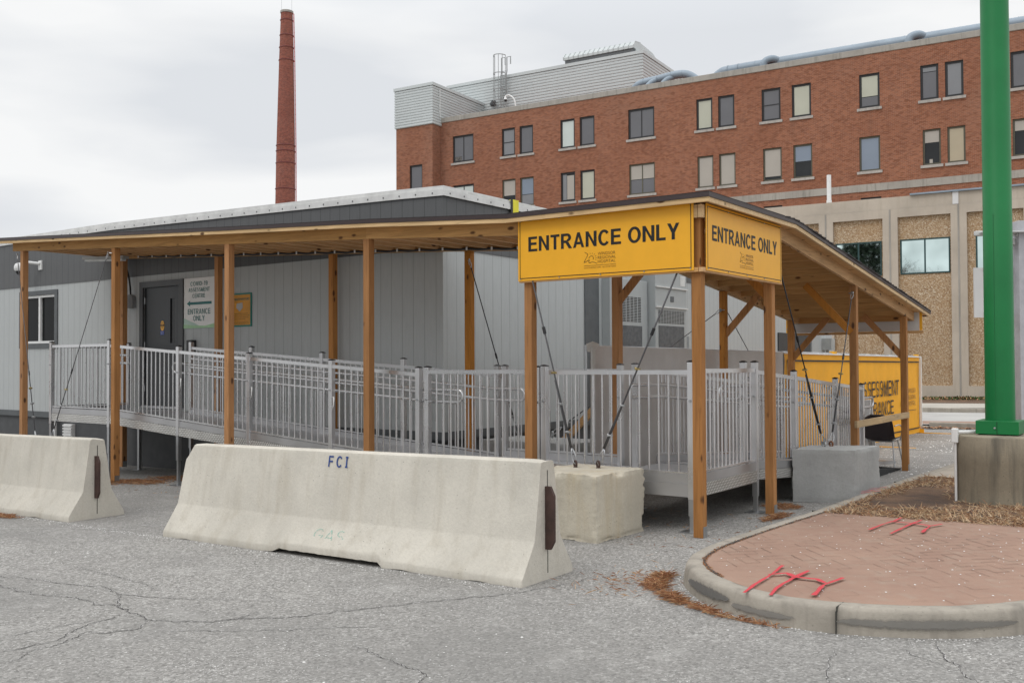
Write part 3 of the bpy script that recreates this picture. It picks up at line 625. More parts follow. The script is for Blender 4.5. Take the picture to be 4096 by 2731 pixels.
pile(-3.85, 10.35, .20, .24, 700, .4, .03); pile(-3.62, 9.55, .07, .34, 500, 0, .03); pile(-11.0, 5.42, .28, .07, 450, 0, .02); pile(-3.35, 12.2, .1, .5, 200, 0, .02)
sp2 = []
for _ in range(700):
    x, y = ri[rnd.randrange(len(ri))]; sp2.append((x+rnd.gauss(0, .006), y+rnd.gauss(0, .006), gz(x, y)+KH-.004))
for _ in range(160): x, y = rnd.gauss(-3.45, .18), rnd.gauss(6.1, .25); sp.append((x, y, gz(x, y)+.003))
for _ in range(500): x, y = rnd.uniform(-13, -3.4), rnd.uniform(7.4, 9.6); sp.append((x, y, gz(x, y)+.003))
for _ in range(900): x = rnd.uniform(-10, -2); sp.append((x, 26.6-abs(rnd.gauss(0, .12)), gz(x, 26.6)+.01))
slivers(mb, sp2, rnd, .008, .026, .0016, .003, .3); slivers(mb, [s for s in sp if s[1] < 20], rnd, .03, .10, .0016, .004, .35); slivers(mb, [s for s in sp if s[1] > 20], rnd, .1, .2, .02, .02, .3)
tag(mb.build('pine_needles', [M['needle0'], M['needle1'], M['needle2']]), 'rust brown pine needles drifted along the kerb and under the ramp', 'pine needles', kind='stuff')
mb = MB(); rnd = random.Random(21); sp = []; low = []
for _ in range(15000):
    x = rnd.uniform(-3.05, -.5); y = rnd.uniform(9.12, 13.1)
    if not inside(x, y, inner): continue
    dens = noise.noise((x*1.5, y*1.5, 6))*.9+.42 + (1.1 if y < 9.9 else 0) + (.3 if x < -2.75 else 0)
    dd = math.hypot((x+2.62)/.30, (y-10.6)/1.25)
    if dd < 1: dens -= .9*(1-dd)+.55
    if rnd.random() > dens or math.hypot(x+1.76, y-11.0) < .47: continue
    (sp if rnd.random() < .6 else low).append((x, y, gz(x, y)+KH-.012))
slivers(mb, sp, rnd, .03, .10, .0022, .01, .8); slivers(mb, low, rnd, .04, .12, .0028, .010, .2)
tag(mb.build('dry_grass', [M['straw0'], M['straw1'], M['straw2']]), 'straw coloured dry grass and clippings around the round concrete pedestal', 'dry grass', kind='stuff')
mb = MB(); rnd = random.Random(31)
slivers(mb, [(x := rnd.uniform(-14, 6), y := rnd.uniform(43, 46.4), gz(x, y)+.15) for _ in range(9000)], rnd, .05, .13, .03, .02, .9)
tag(mb.build('grass_strip', [M['leaf'], M['leaf'], M['straw2']]), 'green grass strip with fallen leaves at the foot of the pebbled wall', 'grass', kind='stuff')

# ================================================================== BUILDINGS BEHIND
UV = Vector((.9965, .0837, 0)); NV = Vector((-.0837, .9965, 0)); BRZ = math.atan2(.0837, .9965)
dB, dW = 59.38, 46.62
def ribbed(mb, u0, u1, y0, y1, z0, z1, pitch, dep=.05, skip_back=True):
    n = max(1, int(round((z1-z0)/pitch))); p = (z1-z0)/n
    def ring(d, z): return [(u0-d, y0-d, z), (u1+d, y0-d, z), (u1+d, y1, z), (u0-d, y1, z)]
    rs = []
    for i in range(n): z = z0+i*p; rs += [ring(0, z), ring(dep, z+p*.22), ring(dep, z+p*.78), ring(0, z+p*.98)]
    rs.append(ring(0, z1)); mb.loft(rs, cap=True)
def win_part(parent, u0, u1, z0, z1, style, y=0., rec=.16):
    fr, pane, blinds, mull = style
    t = .12 if fr == 'frame_black' else .095; mb = MB(); ya, yb = y+rec-.07, y+rec
    mb.box(u0, u1, ya, yb, z1-t*1.1, z1); mb.box(u0, u1, ya, yb, z0, z0+t*1.2); mb.box(u0, u0+t, ya, yb, z0+t*1.2, z1-t*1.1); mb.box(u1-t, u1, ya, yb, z0+t*1.2, z1-t*1.1)
    if mull == 'v': c = (u0+u1)/2; mb.box(c-.035, c+.035, ya+.01, yb, z0+t*1.2, z1-t*1.1)
    if mull == 'h': c = (z0+z1)/2; mb.box(u0+t, u1-t, ya+.01, yb, c-.03, c+.03)
    w = mb.build('window', M[fr], parent, local=True)
    MB().box(u0+.02, u1-.02, yb-.03, yb-.02, z0+.02, z1-.02).build('pane', M['glass'], w, local=True)
    for (a, b, c, d, m) in blinds:
        uu0 = u0+t+(u1-u0-2*t)*a; uu1 = u0+t+(u1-u0-2*t)*b; zz0 = z0+t+(z1-z0-2*t)*c; zz1 = z0+t+(z1-z0-2*t)*d
        MB().box(uu0+.012, uu1-.012, yb-.042, yb-.034, zz0+.012, zz1-.012).build('blind', M[m], w, local=True)
    MB().box(u0-.12, u1+.12, y-.09, y+.1, z0-.16, z0-.003).build('sill', M['sill'], w, local=True)
    return w
F = (0, 1, 0, 1)
def S(fr, *bl, m=None): return (fr, 'glass', list(bl), m)
def full(c): return (0, 1, 0, 1, c)
BK, OL = 'frame_black', 'frame_olive'
row1 = [(-41.10, -39.23, S(BK, (0, 1, 0, 1, 'blind_dark'), (0.02, .4, .0, .2, 'blind_beige'), m='v')), (-36.76, -35.64, S(BK, full('blind_grey'), m='h')), (-35.26, -34.13, S(BK, full('blind_dark'))), (-31.92, -30.78, S(BK, full('blind_white'))), (-30.40, -29.25, S(BK, full('blind_dark'))), (-26.73, -24.83, S(BK, full('blind_dark'), m='v')), (-21.91, -20.82, S(BK, full('blind_cream'))), (-20.45, -19.37, S(BK, full('blind_dark'))), (-17.63, -16.44, S(BK, full('blind_dark'), m='h')), (-15.75, -14.58, S(BK, full('blind_cream'))), (-11.77, -10.61, S(BK, (0, 1, .32, 1, 'blind_cream'), (0, 1, 0, .31, 'blind_dark'))), (-8.39, -7.42, S(BK, (0, 1, 0, .84, 'blind_dark'), (0, 1, .85, 1, 'blind_grey'))), (-7.08, -6.12, S(BK, full('blind_grey'))), (-3.76, -1.9, S(BK, full('blind_dark')))]
row2 = [(-41.08, -39.21, S(BK, full('blind_white'), m='v')), (-36.74, -35.60, S(OL, (0, 1, .42, 1, 'blind_beige'))), (-35.22, -34.09, S(OL, (0, 1, .40, 1, 'blind_blue'), (0, 1, 0, .39, 'blind_grey'))), (-31.91, -30.77, S(BK, (0, .35, 0, 1, 'blind_grey'), (.36, 1, .02, .95, 'blind_beige'))), (-30.37, -29.25, S(BK, full('blind_cream'))), (-26.68, -24.82, S(OL, (0, 1, .5, 1, 'blind_beige'), (0, 1, 0, .49, 'blind_dark'), m='v')), (-21.86, -20.79, S(OL, full('blind_beige'))), (-20.41, -19.33, S(OL, full('blind_beige'))), (-17.57, -16.40, S(OL, (0, 1, .1, 1, 'blind_beige'))), (-15.69, -14.54, S(OL, (0, 1, .5, 1, 'blind_blue'))), (-11.80, -10.62, S(OL, full('blind_blue'))), (-8.30, -7.34, S(OL, (0, 1, .64, 1, 'blind_beige'), (.3, .55, 0, .14, 'blind_beige'))), (-7.00, -6.06, S(OL, full('blind_tan'))), (-3.70, -1.9, S(OL, (0, 1, .7, 1, 'blind_beige')))]
row3 = [(-17.55, -16.39), (-11.75, -10.59), (-8.12, -6.21), (-3.71, -1.9), (-22, -20)]
H = thing('hospital_building', (NV.x*dB, NV.y*dB, 0), 'large four storey orange brick hospital building with a white corrugated penthouse on its roof', 'building', rz=BRZ)
holes = [(a, b, 16.45, 18.48) for a, b, _ in row1] + [(a, b, 12.70, 14.76) for a, b, _ in row2] + [(a, b, 9.0, 11.15) for a, b in row3]
mb = MB(); wall_grid(mb, -42.2, 8, -.5, 19.62, holes, 0, .17); mb.quad((8, 0, -.5), (8, 16, -.5), (8, 16, 19.62), (8, 0, 19.62)); mb.quad((-42.2, 16, 19.4), (8, 16, 19.4), (8, .2, 19.4), (-42.2, .2, 19.4))
mb.quad((-42.2, 16, -.5), (-42.2, 0, -.5), (-42.2, 0, 19.62), (-42.2, 16, 19.62))
mb.build('wall', M['brick'], H, local=True)
mb = MB(); wall_grid(mb, -45.62, -42.2, -.5, 19.37, [(-44.35, -43.15, 13.2, 16.45)], -1.06, .17); mb.quad((-42.2, -1.06, -.5), (-42.2, -.004, -.5), (-42.2, -.004, 19.37), (-42.2, -1.06, 19.37)); mb.quad((-45.62, 12, -.5), (-45.62, -1.06, -.5), (-45.62, -1.06, 19.37), (-45.62, 12, 19.37))
mb.quad((-45.62, -1.06, 19.36), (-42.2, -1.06, 19.36), (-42.2, 3, 19.36), (-45.62, 3, 19.36))
mb.build('stair_tower_wall', M['brick'], H, local=True)
win_part(H, -44.35, -43.15, 13.2, 16.45, S(BK, full('blind_dark')), -1.06)
for a, b, s in row1: win_part(H, a, b, 16.45, 18.48, s)
for a, b, s in row2: win_part(H, a, b, 12.70, 14.76, s)
for a, b in row3: win_part(H, a, b, 9.0, 11.15, S(BK, full('blind_dark')))
MB().box(-42.19, 8.1, -.06, .35, 19.625, 20.0).build('coping', M['coping'], H, local=True, bevel=.03)
MB().box(-24, 8.06, -.05, -.002, 11.5, 11.93).build('stone_band', M['coping'], H, local=True)
mb = MB(); ribbed(mb, -45.66, -42.15, -1.12, 6.2, 19.38, 22.25, .205); mb.build('tower_cladding', M['pent'], H, local=True)
MB().box(-45.76, -42.05, -1.22, 6.25, 22.26, 22.48).build('parapet_trim', M['pent'], H, local=True)
mb = MB(); ribbed(mb, -45.7, -28.22, 6.0, 21.5, 19.6, 24.2, .23); mb.build('penthouse_cladding', M['pent'], H, local=True)
MB().box(-45.8, -28.12, 5.9, 21.6, 24.21, 24.45).build('parapet_trim', M['pent'], H, local=True)
# louvred hood on the penthouse
pr = [(5.95, 24.75), (5.95, 24.95), (6.25, 25.28), (7.2, 25.42), (9.5, 25.3), (11.5, 24.6), (11.5, 24.46), (6.35, 24.46), (6.35, 24.75)]
mb = MB(); mb.loft([[(u, y, z) for y, z in pr] for u in (-34.8, -28.9)]); k = -34.8
while k < -28.8: mb.box(k-.02, k+.02, 5.9, 6.0, 24.76, 25.0); mb.bar((k, 5.93, 24.95), (k, 6.23, 25.31), .05, .05); mb.bar((k, 6.23, 25.31), (k, 7.2, 25.45), .05, .05); k += .42
mb.build('roof_hood', M['pent'], H, local=True)
MB().box(-34.7, -29.0, 6.02, 6.34, 24.5, 24.74).build('hood_louvre', M['coil'], H, local=True)
# roof ducts
def arc_pts(pts, n=8):
    out = []; P = [Vector(p) for p in pts]
    for i in range(len(P)-1):
        p0 = P[max(0, i-1)]; p1 = P[i]; p2 = P[i+1]; p3 = P[min(len(P)-1, i+2)]
        for k in range(n): t = k/n; out.append(.5*((2*p1)+(p2-p0)*t+(2*p0-5*p1+4*p2-p3)*t*t+(3*p1-p0-3*p2+p3)*t**3))
    return out+[P[-1]]
mb = MB(); mb.tube(arc_pts([(-21.6, 1.9, 19.4), (-21.3, 1.7, 19.95), (-20.7, 1.5, 20.36), (-19.8, 1.45, 20.44), (-15, 1.4, 20.44), (8, 1.4, 20.42)]), .36, 16)
for u in [-20.2, -19.5]+[-18.4+i*1.5 for i in range(18)]: mb.torus((u, 1.42, 20.44), (1, 0, 0), .362, .014, 16, 5)
for u in (-17.3, -8.7): mb.tube(arc_pts([(u+.5, 1.4, 20.45), (u+.1, 1.0, 20.62), (u-.35, .8, 20.4), (u-.45, .8, 19.6)]), .24, 12)
mb.build('roof_duct', M['duct'], H, local=True, smooth=True)
mb = MB(); mb.tube(arc_pts([(-27.1, 1.8, 19.5), (-27.0, 1.7, 20.3), (-26.4, 1.6, 20.62), (-25.2, 1.6, 20.72), (-24.0, 1.6, 20.82), (-23.2, 1.6, 20.75), (-22.6, 1.7, 20.4), (-22.2, 1.8, 19.9)]), .27, 14)
for u in (-25.7, -24.6): mb.tube(arc_pts([(u+.5, 1.6, 20.7), (u+.1, 1.3, 20.45), (u-.3, 1.1, 19.9), (u-.35, 1.1, 19.4)]), .20, 12)
for u, z in ((-26.2, 20.66), (-25.2, 20.72), (-24.2, 20.8), (-23.4, 20.78)): mb.torus((u, 1.6, z), (1, 0, .1), .275, .014, 16, 5)
mb.build('roof_duct', M['duct'], H, local=True, smooth=True)
M['ladder_grey'] = plain('ladder_grey', (.30, .31, .31), .6)
# caged roof ladder, floodlight, dome camera, service door
mb = MB(); y = 5.7
for u in (-40.35, -39.85): mb.tube([(u, y, 19.9), (u, y, 24.3), (u+.08, y, 24.7), (u+.08, y, 25.8), (u+.42, y, 25.8), (u+.42, y, 25.2)], .045, 6)
for i in range(16): mb.tube([(-40.35, y, 20.2+i*.3), (-39.85, y, 20.2+i*.3)], .025, 5)
for z in (22.3, 23.2, 24.5, 25.95): mb.tube([(-40.35+.5*math.cos(t), y-.1-.6*abs(math.sin(t)), z) for t in [math.pi*i/10 for i in range(11)]], .035, 5)
for t in (.0, .6, 1.2, 1.9, 2.5, 3.14): mb.tube([(-40.35+.5*math.cos(t), y-.1-.6*abs(math.sin(t)), z) for z in (22.3, 25.95)], .025, 5)
mb.build('caged_ladder', M['ladder_grey'], H, local=True)
mb = MB(); mb.tube(arc_pts([(-36.5, 1.6, 19.9), (-36.6, 1.6, 20.9), (-37.0, 1.6, 21.35), (-37.35, 1.6, 21.4)]), .05, 8); mb.cyl((-37.4, 1.6), .13, 21.1, 21.4, 14, .05); mb.build('camera_arm', M['white_metal'], H, local=True)
MB().cyl((-37.4, 1.6), .07, 20.95, 21.1, 12, .12).build('camera_dome', M['black'], H, local=True)
MB().tube([(-41.3, 5.9, 22.3), (-40.9, 5.5, 22.3)], .2, 12).build('floodlight', M['coil'], H, local=True)
MB().box(-42.05, -41.0, 5.0, 5.96, 19.7, 21.25).build('service_opening', M['coil'], H, local=True)
MB().tube([(-42.05, -.3, 20.0), (-42.05, -.3, 22.2)], .03, 6).build('vent_pipe', M['white_metal'], H, local=True)

# ---- low precast building in front of it
Q = thing('precast_building', (NV.x*dW, NV.y*dW, 0), 'low beige precast concrete building with pebbled panels and teal framed windows', 'building', rz=BRZ)
WZ0, PZ, TZ = -.35, .41, 9.02
us = [-10.83+2.87*i for i in range(-7, 8)]
mb = MB(); holes = []; wins = []
for i, u in enumerate(us): holes.append((u+.33, u+2.55, PZ, 8.07))
wall_grid(mb, us[0], us[-1]+2.87, WZ0, 8.45, holes, 0, .18)
mb.quad((us[0], 0, WZ0), (us[0], 0, 8.45), (us[0], 14, 8.45), (us[0], 14, WZ0)); x1 = us[-1]+2.87; mb.quad((x1, 14, WZ0), (x1, 14, 8.45), (x1, 0, 8.45), (x1, 0, WZ0))
mb.box(us[0], x1, .05, 14, 8.455, TZ)
mb.build('wall', M['precast'], Q, local=True)
mb = MB()
for u in us: mb.box(u-.035, u+.035, -.012, .02, WZ0, 8.45)
mb.build('joint_cover', M['coping'], Q, local=True)
wv = {0: (-10.42, -8.35, .5), 1: (-7.55, -5.46, .5), 2: (-4.42, -2.86, .99), 3: (-1.9, .2, .5), 4: (1.0, 3.1, .5), -1: (-13.3, -11.2, .5), -2: (-16.2, -14.1, .5)}
mbp = []
for i, u in enumerate(us):
    k = i-7; a, b = u+.33, u+2.55
    h = [(wv[k][0], wv[k][1], 5.46, 7.05)] if k in wv else []
    h = [(max(a+.02, q[0]), min(b-.02, q[1]), q[2], q[3]) for q in h]
    mb = MB(); wall_grid(mb, a, b, PZ, 8.07, h, .17, .08); mb.build('pebble_panel', M['pebble'], Q, local=True)
    if k in wv:
        a, b, z0, z1 = h[0]; t = .06; mb = MB(); ya, yb = .13, .2
        for bx in ((a, b, ya, yb, z1-t, z1), (a, b, ya, yb, z0, z0+t), (a, a+t, ya, yb, z0+t, z1-t), (b-t, b, ya, yb, z0+t, z1-t), ((a+b)/2-.03, (a+b)/2+.03, ya+.005, yb, z0+t, z1-t)): mb.box(*bx)
        w = mb.build('window', M['teal_frame'], Q, local=True); MB().box(a+.02, b-.02, .18, .19, z0+.02, z1-.02).build('pane', M['mirror_glass'], w, local=True)
MB().box(-7.08, x1+.05, -.08, .3, 9.025, 9.10).build('coping', M['duct'], Q, local=True)
MB().box(-5.32, -5.08, -.004, .05, 8.47, 9.02).build('repair_patch', M['sign_white'], Q, local=True)
mb = MB(); mb.tube([(-10.77, .5, 9.0), (-10.77, .5, 10.41)], .105, 12); mb.tube([(-10.77, .5, 9.0), (-10.77, .5, 9.2)], .125, 12); mb.build('vent_pipe', M['white_metal'], Q, local=True, smooth=True)

# ---- chimney
K = thing('brick_chimney', (-93.5, 80.4, -2), 'tall tapering round red brick chimney banded with iron hoops', 'chimney')
def cc(z): t = (z-20.86)/24.4; return (-93.12+.52*t, 80.2-.2*t)
def crr(z):
    for (z0, r0), (z1, r1) in zip(((-2, 1.5), (20.9, 1.22), (27.8, 1.15), (39, .90), (45.2, .72)), ((20.9, 1.22), (27.8, 1.15), (39, .90), (45.2, .72), (46, .7))):
        if z <= z1: return r0+(r1-r0)*(z-z0)/(z1-z0)
mb = MB(); mb.loft([[(cc(z)[0]+crr(z)*math.cos(2*math.pi*k/32), cc(z)[1]+crr(z)*math.sin(2*math.pi*k/32), z) for k in range(32)] for z in (-2, 10, 20.9, 27.8, 33, 39, 42, 45.0)]); mb.build('shaft', M['brick_chim'], K, smooth=True)
mb = MB(); mb.cyl(cc(45.1), .80, 45.0, 45.25, 28); mb.build('cap', M['coping'], K)
band_m = plain('band_red', (.16, .035, .03), .6)
for z in (44.1, 42.2, 40.7, 39.1, 28.5, 27.8, 26.3, 23.1): MB().torus((*cc(z), z), (0, 0, 1), crr(z)+.02, .06, 28, 6).build('iron_band', band_m, K)
mb = MB(); d = Vector((.809, .588, 0))
for s in (-.2, .2): mb.tube([(cc(z)[0]+d.x*(crr(z)+.14)-d.y*s, cc(z)[1]+d.y*(crr(z)+.14)+d.x*s, z) for z in (18, 28, 39, 45)], .03, 5)
z = 18
while z < 45: c = cc(z); r = crr(z)+.14; mb.tube([(c[0]+d.x*r-d.y*.2, c[1]+d.y*r+d.x*.2, z), (c[0]+d.x*r+d.y*.2, c[1]+d.y*r-d.x*.2, z)], .03, 4); z += .6
mb.build('ladder', M['red'], K)
mb = MB()
for s in (-.65, .62): c = cc(45); mb.tube([(c[0]+d.x*s, c[1]+d.y*s, 45.2), (c[0]+d.x*s, c[1]+d.y*s, 46.9)], .02, 5)
mb.build('lightning_rod', M['galv'], K)

# ================================================================== MODULAR TRAILER
T = thing('modular_building', (-8.25, 9.8, gz(-8.25, 9.8)), 'long grey modular building with charcoal upper band and white roof edge beside the ramp', 'building')
YW, XW = 9.80, -8.25
def ztr(x):   # underside of the white roof trim: slightly cambered long side
    P = [(-26, 3.93), (-20, 4.0), (-16.2, 3.995), (-11.6, 3.89), (-9.1, 3.83), (-8.25, 3.80)]
    for (a, p), (b, q) in zip(P, P[1:]):
        if x <= b: return p+(q-p)*(x-a)/(b-a)
    return 3.80
mb = MB(); wall_grid(mb, -26, XW, .65, 3.12, [(-15.09, -13.98, .84, 2.93), (-19.2, -17.97, 1.98, 2.93)], YW, .07)
mb.box(-26, XW, YW+.08, 26, .65, 3.12); mb.quad((XW, YW, .65), (XW, YW+.08, .65), (XW, YW+.08, 3.12), (XW, YW, 3.12)); mb.build('wall', M['siding'], T)
mb = MB(); xs = [-26+i*.5 for i in range(36)]+[XW+.012]
for a, b in zip(xs, xs[1:]): mb.quad((a, YW-.012, 3.11), (b, YW-.012, 3.11), (b, YW-.012, ztr(b)+.03), (a, YW-.012, ztr(a)+.03))
mb.quad((XW+.012, YW-.012, 3.11), (XW+.012, 26, 3.11), (XW+.012, 26, 3.83), (XW+.012, YW-.012, 3.83))
mb.quad((-26, YW-.012, 3.11), (-26, YW+.05, 3.11), (XW+.012, YW+.05, 3.11), (XW+.012, YW-.012, 3.11)); mb.quad((XW-.05, YW, 3.11), (XW-.05, 26, 3.11), (XW+.012, 26, 3.11), (XW+.012, YW-.012, 3.11)); mb.build('upper_band', M['siding_dark'], T)
mb = MB()
def tstrip(z0, z1, y0, y1):
    for a, b in zip(xs, xs[1:]):
        r = [[(x, y, ztr(x)+z) for y, z in ((y0, z0), (y1, z0), (y1, z1), (y0, z1))] for x in (a, b if b < XW else XW+.03)]; mb.loft(r)
tstrip(0, .085, YW-.035, YW+.0); mb.box(XW+.031, XW+.045, YW-.035, 26, 3.80, 3.885); mb.build('roof_trim', M['trim_white'], T)
mb = MB(); tstrip(.07, .135, YW-.02, YW+.5); mb.box(XW-.5, XW+.02, YW+.502, 26, 3.888, 3.936); mb.build('roof_membrane', M['trim_white'], T)
mb = MB(); tstrip(.08, .12, YW+.503, 25.9); mb.build('roof', M['off_white'], T)
mb = MB(); x = -25.8
while x < XW: mb.box(x-.009, x+.009, YW-.04, YW-.034, ztr(x)+.03, ztr(x)+.05); x += .30
y = YW+.1
while y < 26: mb.box(XW+.044, XW+.049, y-.009, y+.009, 3.83, 3.85); y += .30
mb.build('screw_row', M['trim_dark'], T)
mb = MB(); mb.box(-26, XW+.02, YW-.02, YW-.002, .55, .66); mb.box(XW+.002, XW+.022, YW-.02, 26, .55, .66); mb.build('skirt_board', M['trim_dark'], T)
mb = MB(); mb.box(-26, XW-.03, YW+.03, YW+.06, -.6, .56); mb.box(XW-.06, XW-.03, YW+.06, 26, -.6, .56); mb.build('skirting', M['skirt'], T)
mb = MB()
for y0, y1 in ((13.36, 13.80), (17.36, 17.48), (21.15, 21.28)): mb.box(XW+.002, XW+.018, y0, y1, .67, 3.105)
mb.build('module_joint_trim', M['trim_dark'], T)
# window
mb = MB()
for b in ((-19.3, -17.87, 2.93, 3.015), (-19.3, -17.87, 1.89, 1.98), (-19.3, -19.2, 1.98, 2.93), (-17.97, -17.87, 1.98, 2.93)): mb.box(b[0], b[1], YW-.022, YW-.002, b[2], b[3])
w = mb.build('window', M['trim_dark'], T)
mb = MB()
for b in ((-19.195, -17.975, 2.88, 2.925), (-19.195, -17.975, 1.985, 2.03), (-19.195, -19.15, 2.03, 2.88), (-18.02, -17.975, 2.03, 2.88), (-18.60, -18.54, 2.03, 2.88)): mb.box(b[0], b[1], YW+.005, YW+.05, b[2], b[3])
mb.build('window_frame', M['white_metal'], w); MB().box(-19.19, -17.98, YW+.05, YW+.06, 1.99, 2.92).build('pane', M['glass_trailer'], w)
# door
mb = MB()
for b in ((-15.15, -13.90, 2.90, 3.0), (-15.15, -15.05, .84, 2.90), (-14.02, -13.90, .84, 2.90)): mb.box(b[0], b[1], YW-.03, YW-.002, b[2], b[3])
dr = mb.build('door', M['door_frame'], T)
mb = MB(); wall_grid(mb, -15.05, -14.02, .86, 2.89, [(-14.32, -14.19, 1.93, 2.69)], YW+.02, .02); mb.build('door_leaf', M['door'], dr)
MB().box(-14.33, -14.18, YW+.04, YW+.05, 1.92, 2.70).build('door_window', M['glass'], dr)
MB().box(-15.06, -14.0, YW-.05, YW+.06, .82, .858).build('threshold', M['alu'], dr)
mb = MB(); mb.box(-14.12, -14.05, YW-.01, YW+.02, 1.72, 1.86); mb.tube([(-14.09, YW-.04, 1.80), (-14.20, YW-.04, 1.80)], .012, 6); mb.build('handle', M['galv'], dr)
mb = MB()
for z in (1.1, 1.85, 2.62): mb.tube([(-15.045, YW+.012, z), (-15.045, YW+.012, z+.11)], .012, 6)
mb.build('hinge', M['galv'], dr)
# oval caution sticker on the door
st = thing('caution_sticker', (-14.54, YW+.018, 2.2), 'small yellow and blue automatic door caution sticker stuck on the grey door', 'sticker')
c0 = (-14.54, 2.23)
mb = MB(); mb.add([(c0[0]+.055*math.cos(2*math.pi*k/24), YW+.017, c0[1]+.088*math.sin(2*math.pi*k/24)) for k in range(24)]+[(c0[0]+.055*math.cos(2*math.pi*k/24), YW+.0195, c0[1]+.088*math.sin(2*math.pi*k/24)) for k in range(24)], [tuple(range(24))]+[(k, k+24, (k+1) % 24+24, (k+1) % 24) for k in range(24)]); mb.build('oval', M['yellow'], st)
MB().box(-14.592, -14.488, YW+.0155, YW+.019, 2.075, 2.142).build('blue_panel', M['blue'], st); MB().box(-14.592, -14.488, YW+.0125, YW+.0165, 2.222, 2.252).build('black_bar', M['ink'], st)
A, B3 = (1, 0, 0), (0, 0, 1)
text_lines([('AUTOMATIC', (-14.582, YW+.016, 2.268), A, B3, .084, .016), ('DOOR', (-14.565, YW+.016, 2.192), A, B3, .05, .018)], 'lettering', M['ink'], st)
text_lines([('CAUTION', (-14.583, YW+.011, 2.228), A, B3, .086, .018)], 'lettering', M['yellow'], st); text_lines([('ACTIVATE', (-14.585, YW+.014, 2.112), A, B3, .09, .018), ('SWITCH', (-14.575, YW+.014, 2.086), A, B3, .07, .018)], 'lettering', M['sign_white'], st)
# wall hung climate units
def grille(mb, y0, y1, z0, z1, x, cols, rows):
    w = (y1-y0)/cols; h = (z1-z0)/rows
    for i in range(cols):
        for j in range(rows): mb.box(x, x+.004, y0+i*w+w*.12, y0+i*w+w*.88, z0+j*h+h*.3, z0+j*h+h*.8)
mb = MB(); mb.box(XW+.0, XW+.16, 13.92, 15.24, .72, 3.0); u1 = mb.build('hvac_unit', M['hvac'], T, bevel=.01)
mb = MB(); grille(mb, 14.19, 15.0, 2.26, 2.70, XW+.161, 6, 16); mb.build('grille', M['black'], u1); MB().box(XW+.161, XW+.166, 14.17, 15.02, 1.2, 2.20).build('coil', M['coil'], u1)
mb = MB(); mb.box(XW+.0, XW+.30, 15.27, 16.52, .72, 3.25); u2 = mb.build('hvac_unit', M['hvac'], T, bevel=.01)
mb = MB(); grille(mb, 15.36, 16.42, 2.26, 2.50, XW+.301, 10, 10); mb.build('grille', M['black'], u2); MB().box(XW+.301, XW+.306, 15.38, 16.40, 1.2, 2.22).build('coil', M['coil'], u2)
mb = MB(); mb.box(XW+.30, XW+.33, 15.27, 16.53, 2.54, 2.565); mb.box(XW+.30, XW+.33, 15.27, 16.53, 2.90, 2.925); mb.build('panel_seam', M['off_white'], u2)
MB().box(XW+.301, XW+.308, 15.85, 15.98, 2.66, 2.76).build('badge', M['trim_dark'], u2); MB().box(XW+.301, XW+.305, 16.25, 16.45, 2.97, 3.16).build('label_plate', M['off_white'], u2)
MB().box(XW+.0, XW+.14, 16.70, 16.96, 1.2, 2.06).build('meter_box', plain('box_grey', (.22, .24, .25), .5), T, bevel=.01)
mb = MB(); mb.box(XW+.002, XW+.03, 21.98, 24.2, .7, 2.24); mb.build('side_door', M['door'], T); MB().box(XW+.002, XW+.05, 24.25, 24.9, .66, 2.27).build('side_panel', M['hvac'], T)
mb = MB(); mb.box(XW+.0, XW+.25, 25.15, 25.45, 1.85, 2.15); mb.tube([(XW+.1, 25.3, -.1), (XW+.1, 25.3, 1.9)], .04, 8); mb.build('meter_box', plain('box_grey2', (.36, .37, .36), .5), T)
mb = MB(); mb.box(-17.95, -17.86, YW-.06, YW-.025, -.3, .56); mb.build('downspout', M['white_metal'], T)
mb = MB(); mb.box(-17.6, -17.3, YW-.03, YW+.03, .05, .45)
for i in range(7): mb.bar((-17.6, YW-.045, .09+i*.055), (-17.3, YW-.045, .09+i*.055), .02, .03)
mb.build('skirting_vent', M['white_metal'], T)
# dome camera and conduit box on the wall, strap over the roof edge
c = thing('security_camera', (-18.7, YW-.02, 3.45), 'white dome security camera on a bracket high on the charcoal band', 'camera')
mb = MB(); mb.box(-18.55, -18.43, YW-.035, YW-.012, 3.42, 3.60); mb.tube([(-18.49, YW-.03, 3.54), (-18.62, YW-.18, 3.56), (-18.72, YW-.28, 3.54)], .03, 8); mb.build('bracket', M['white_metal'], c)
MB().loft([[(-18.74+r*math.cos(2*math.pi*k/18), YW-.30+r*math.sin(2*math.pi*k/18), z) for k in range(18)] for r, z in ((.03, 3.55), (.08, 3.53), (.10, 3.48), (.10, 3.42), (.08, 3.39))]).build('housing', M['white_metal'], c, smooth=True)
MB().loft([[(-18.74+r*math.cos(2*math.pi*k/18), YW-.30+r*math.sin(2*math.pi*k/18), z) for k in range(18)] for r, z in ((.075, 3.395), (.07, 3.36), (.045, 3.325), (.01, 3.31))]).build('dome', M['black'], c, smooth=True)
c = thing('junction_box', (-15.38, YW-.03, 2.8), 'grey round electrical box and black conduit on the wall left of the door', 'electrical box')
mb = MB(); mb.loft([[(-15.38+.10*math.cos(2*math.pi*k/14), y, 2.70+.10*math.sin(2*math.pi*k/14)) for k in range(14)] for y in (YW-.003, YW-.08)]); mb.box(-15.48, -15.28, YW-.079, YW-.004, 2.56, 2.68); mb.build('box', plain('box_grey3', (.22, .225, .23), .5), c)
mb = MB(); mb.tube(arc_pts([(-15.38, YW-.05, 2.79), (-15.40, YW-.05, 2.95), (-15.44, YW-.06, 3.15), (-15.50, YW-.10, 3.33), (-15.55, YW-.2, 3.40)]), .016, 8); mb.build('conduit', M['black'], c)
c = MB().box(-13.72, -13.56, YW-.09, YW-.003, 1.74, 1.97).build('push_plate_box', M['black'], bevel=.01); tag(c, 'small black door operator box on the wall right of the door', 'wall box')
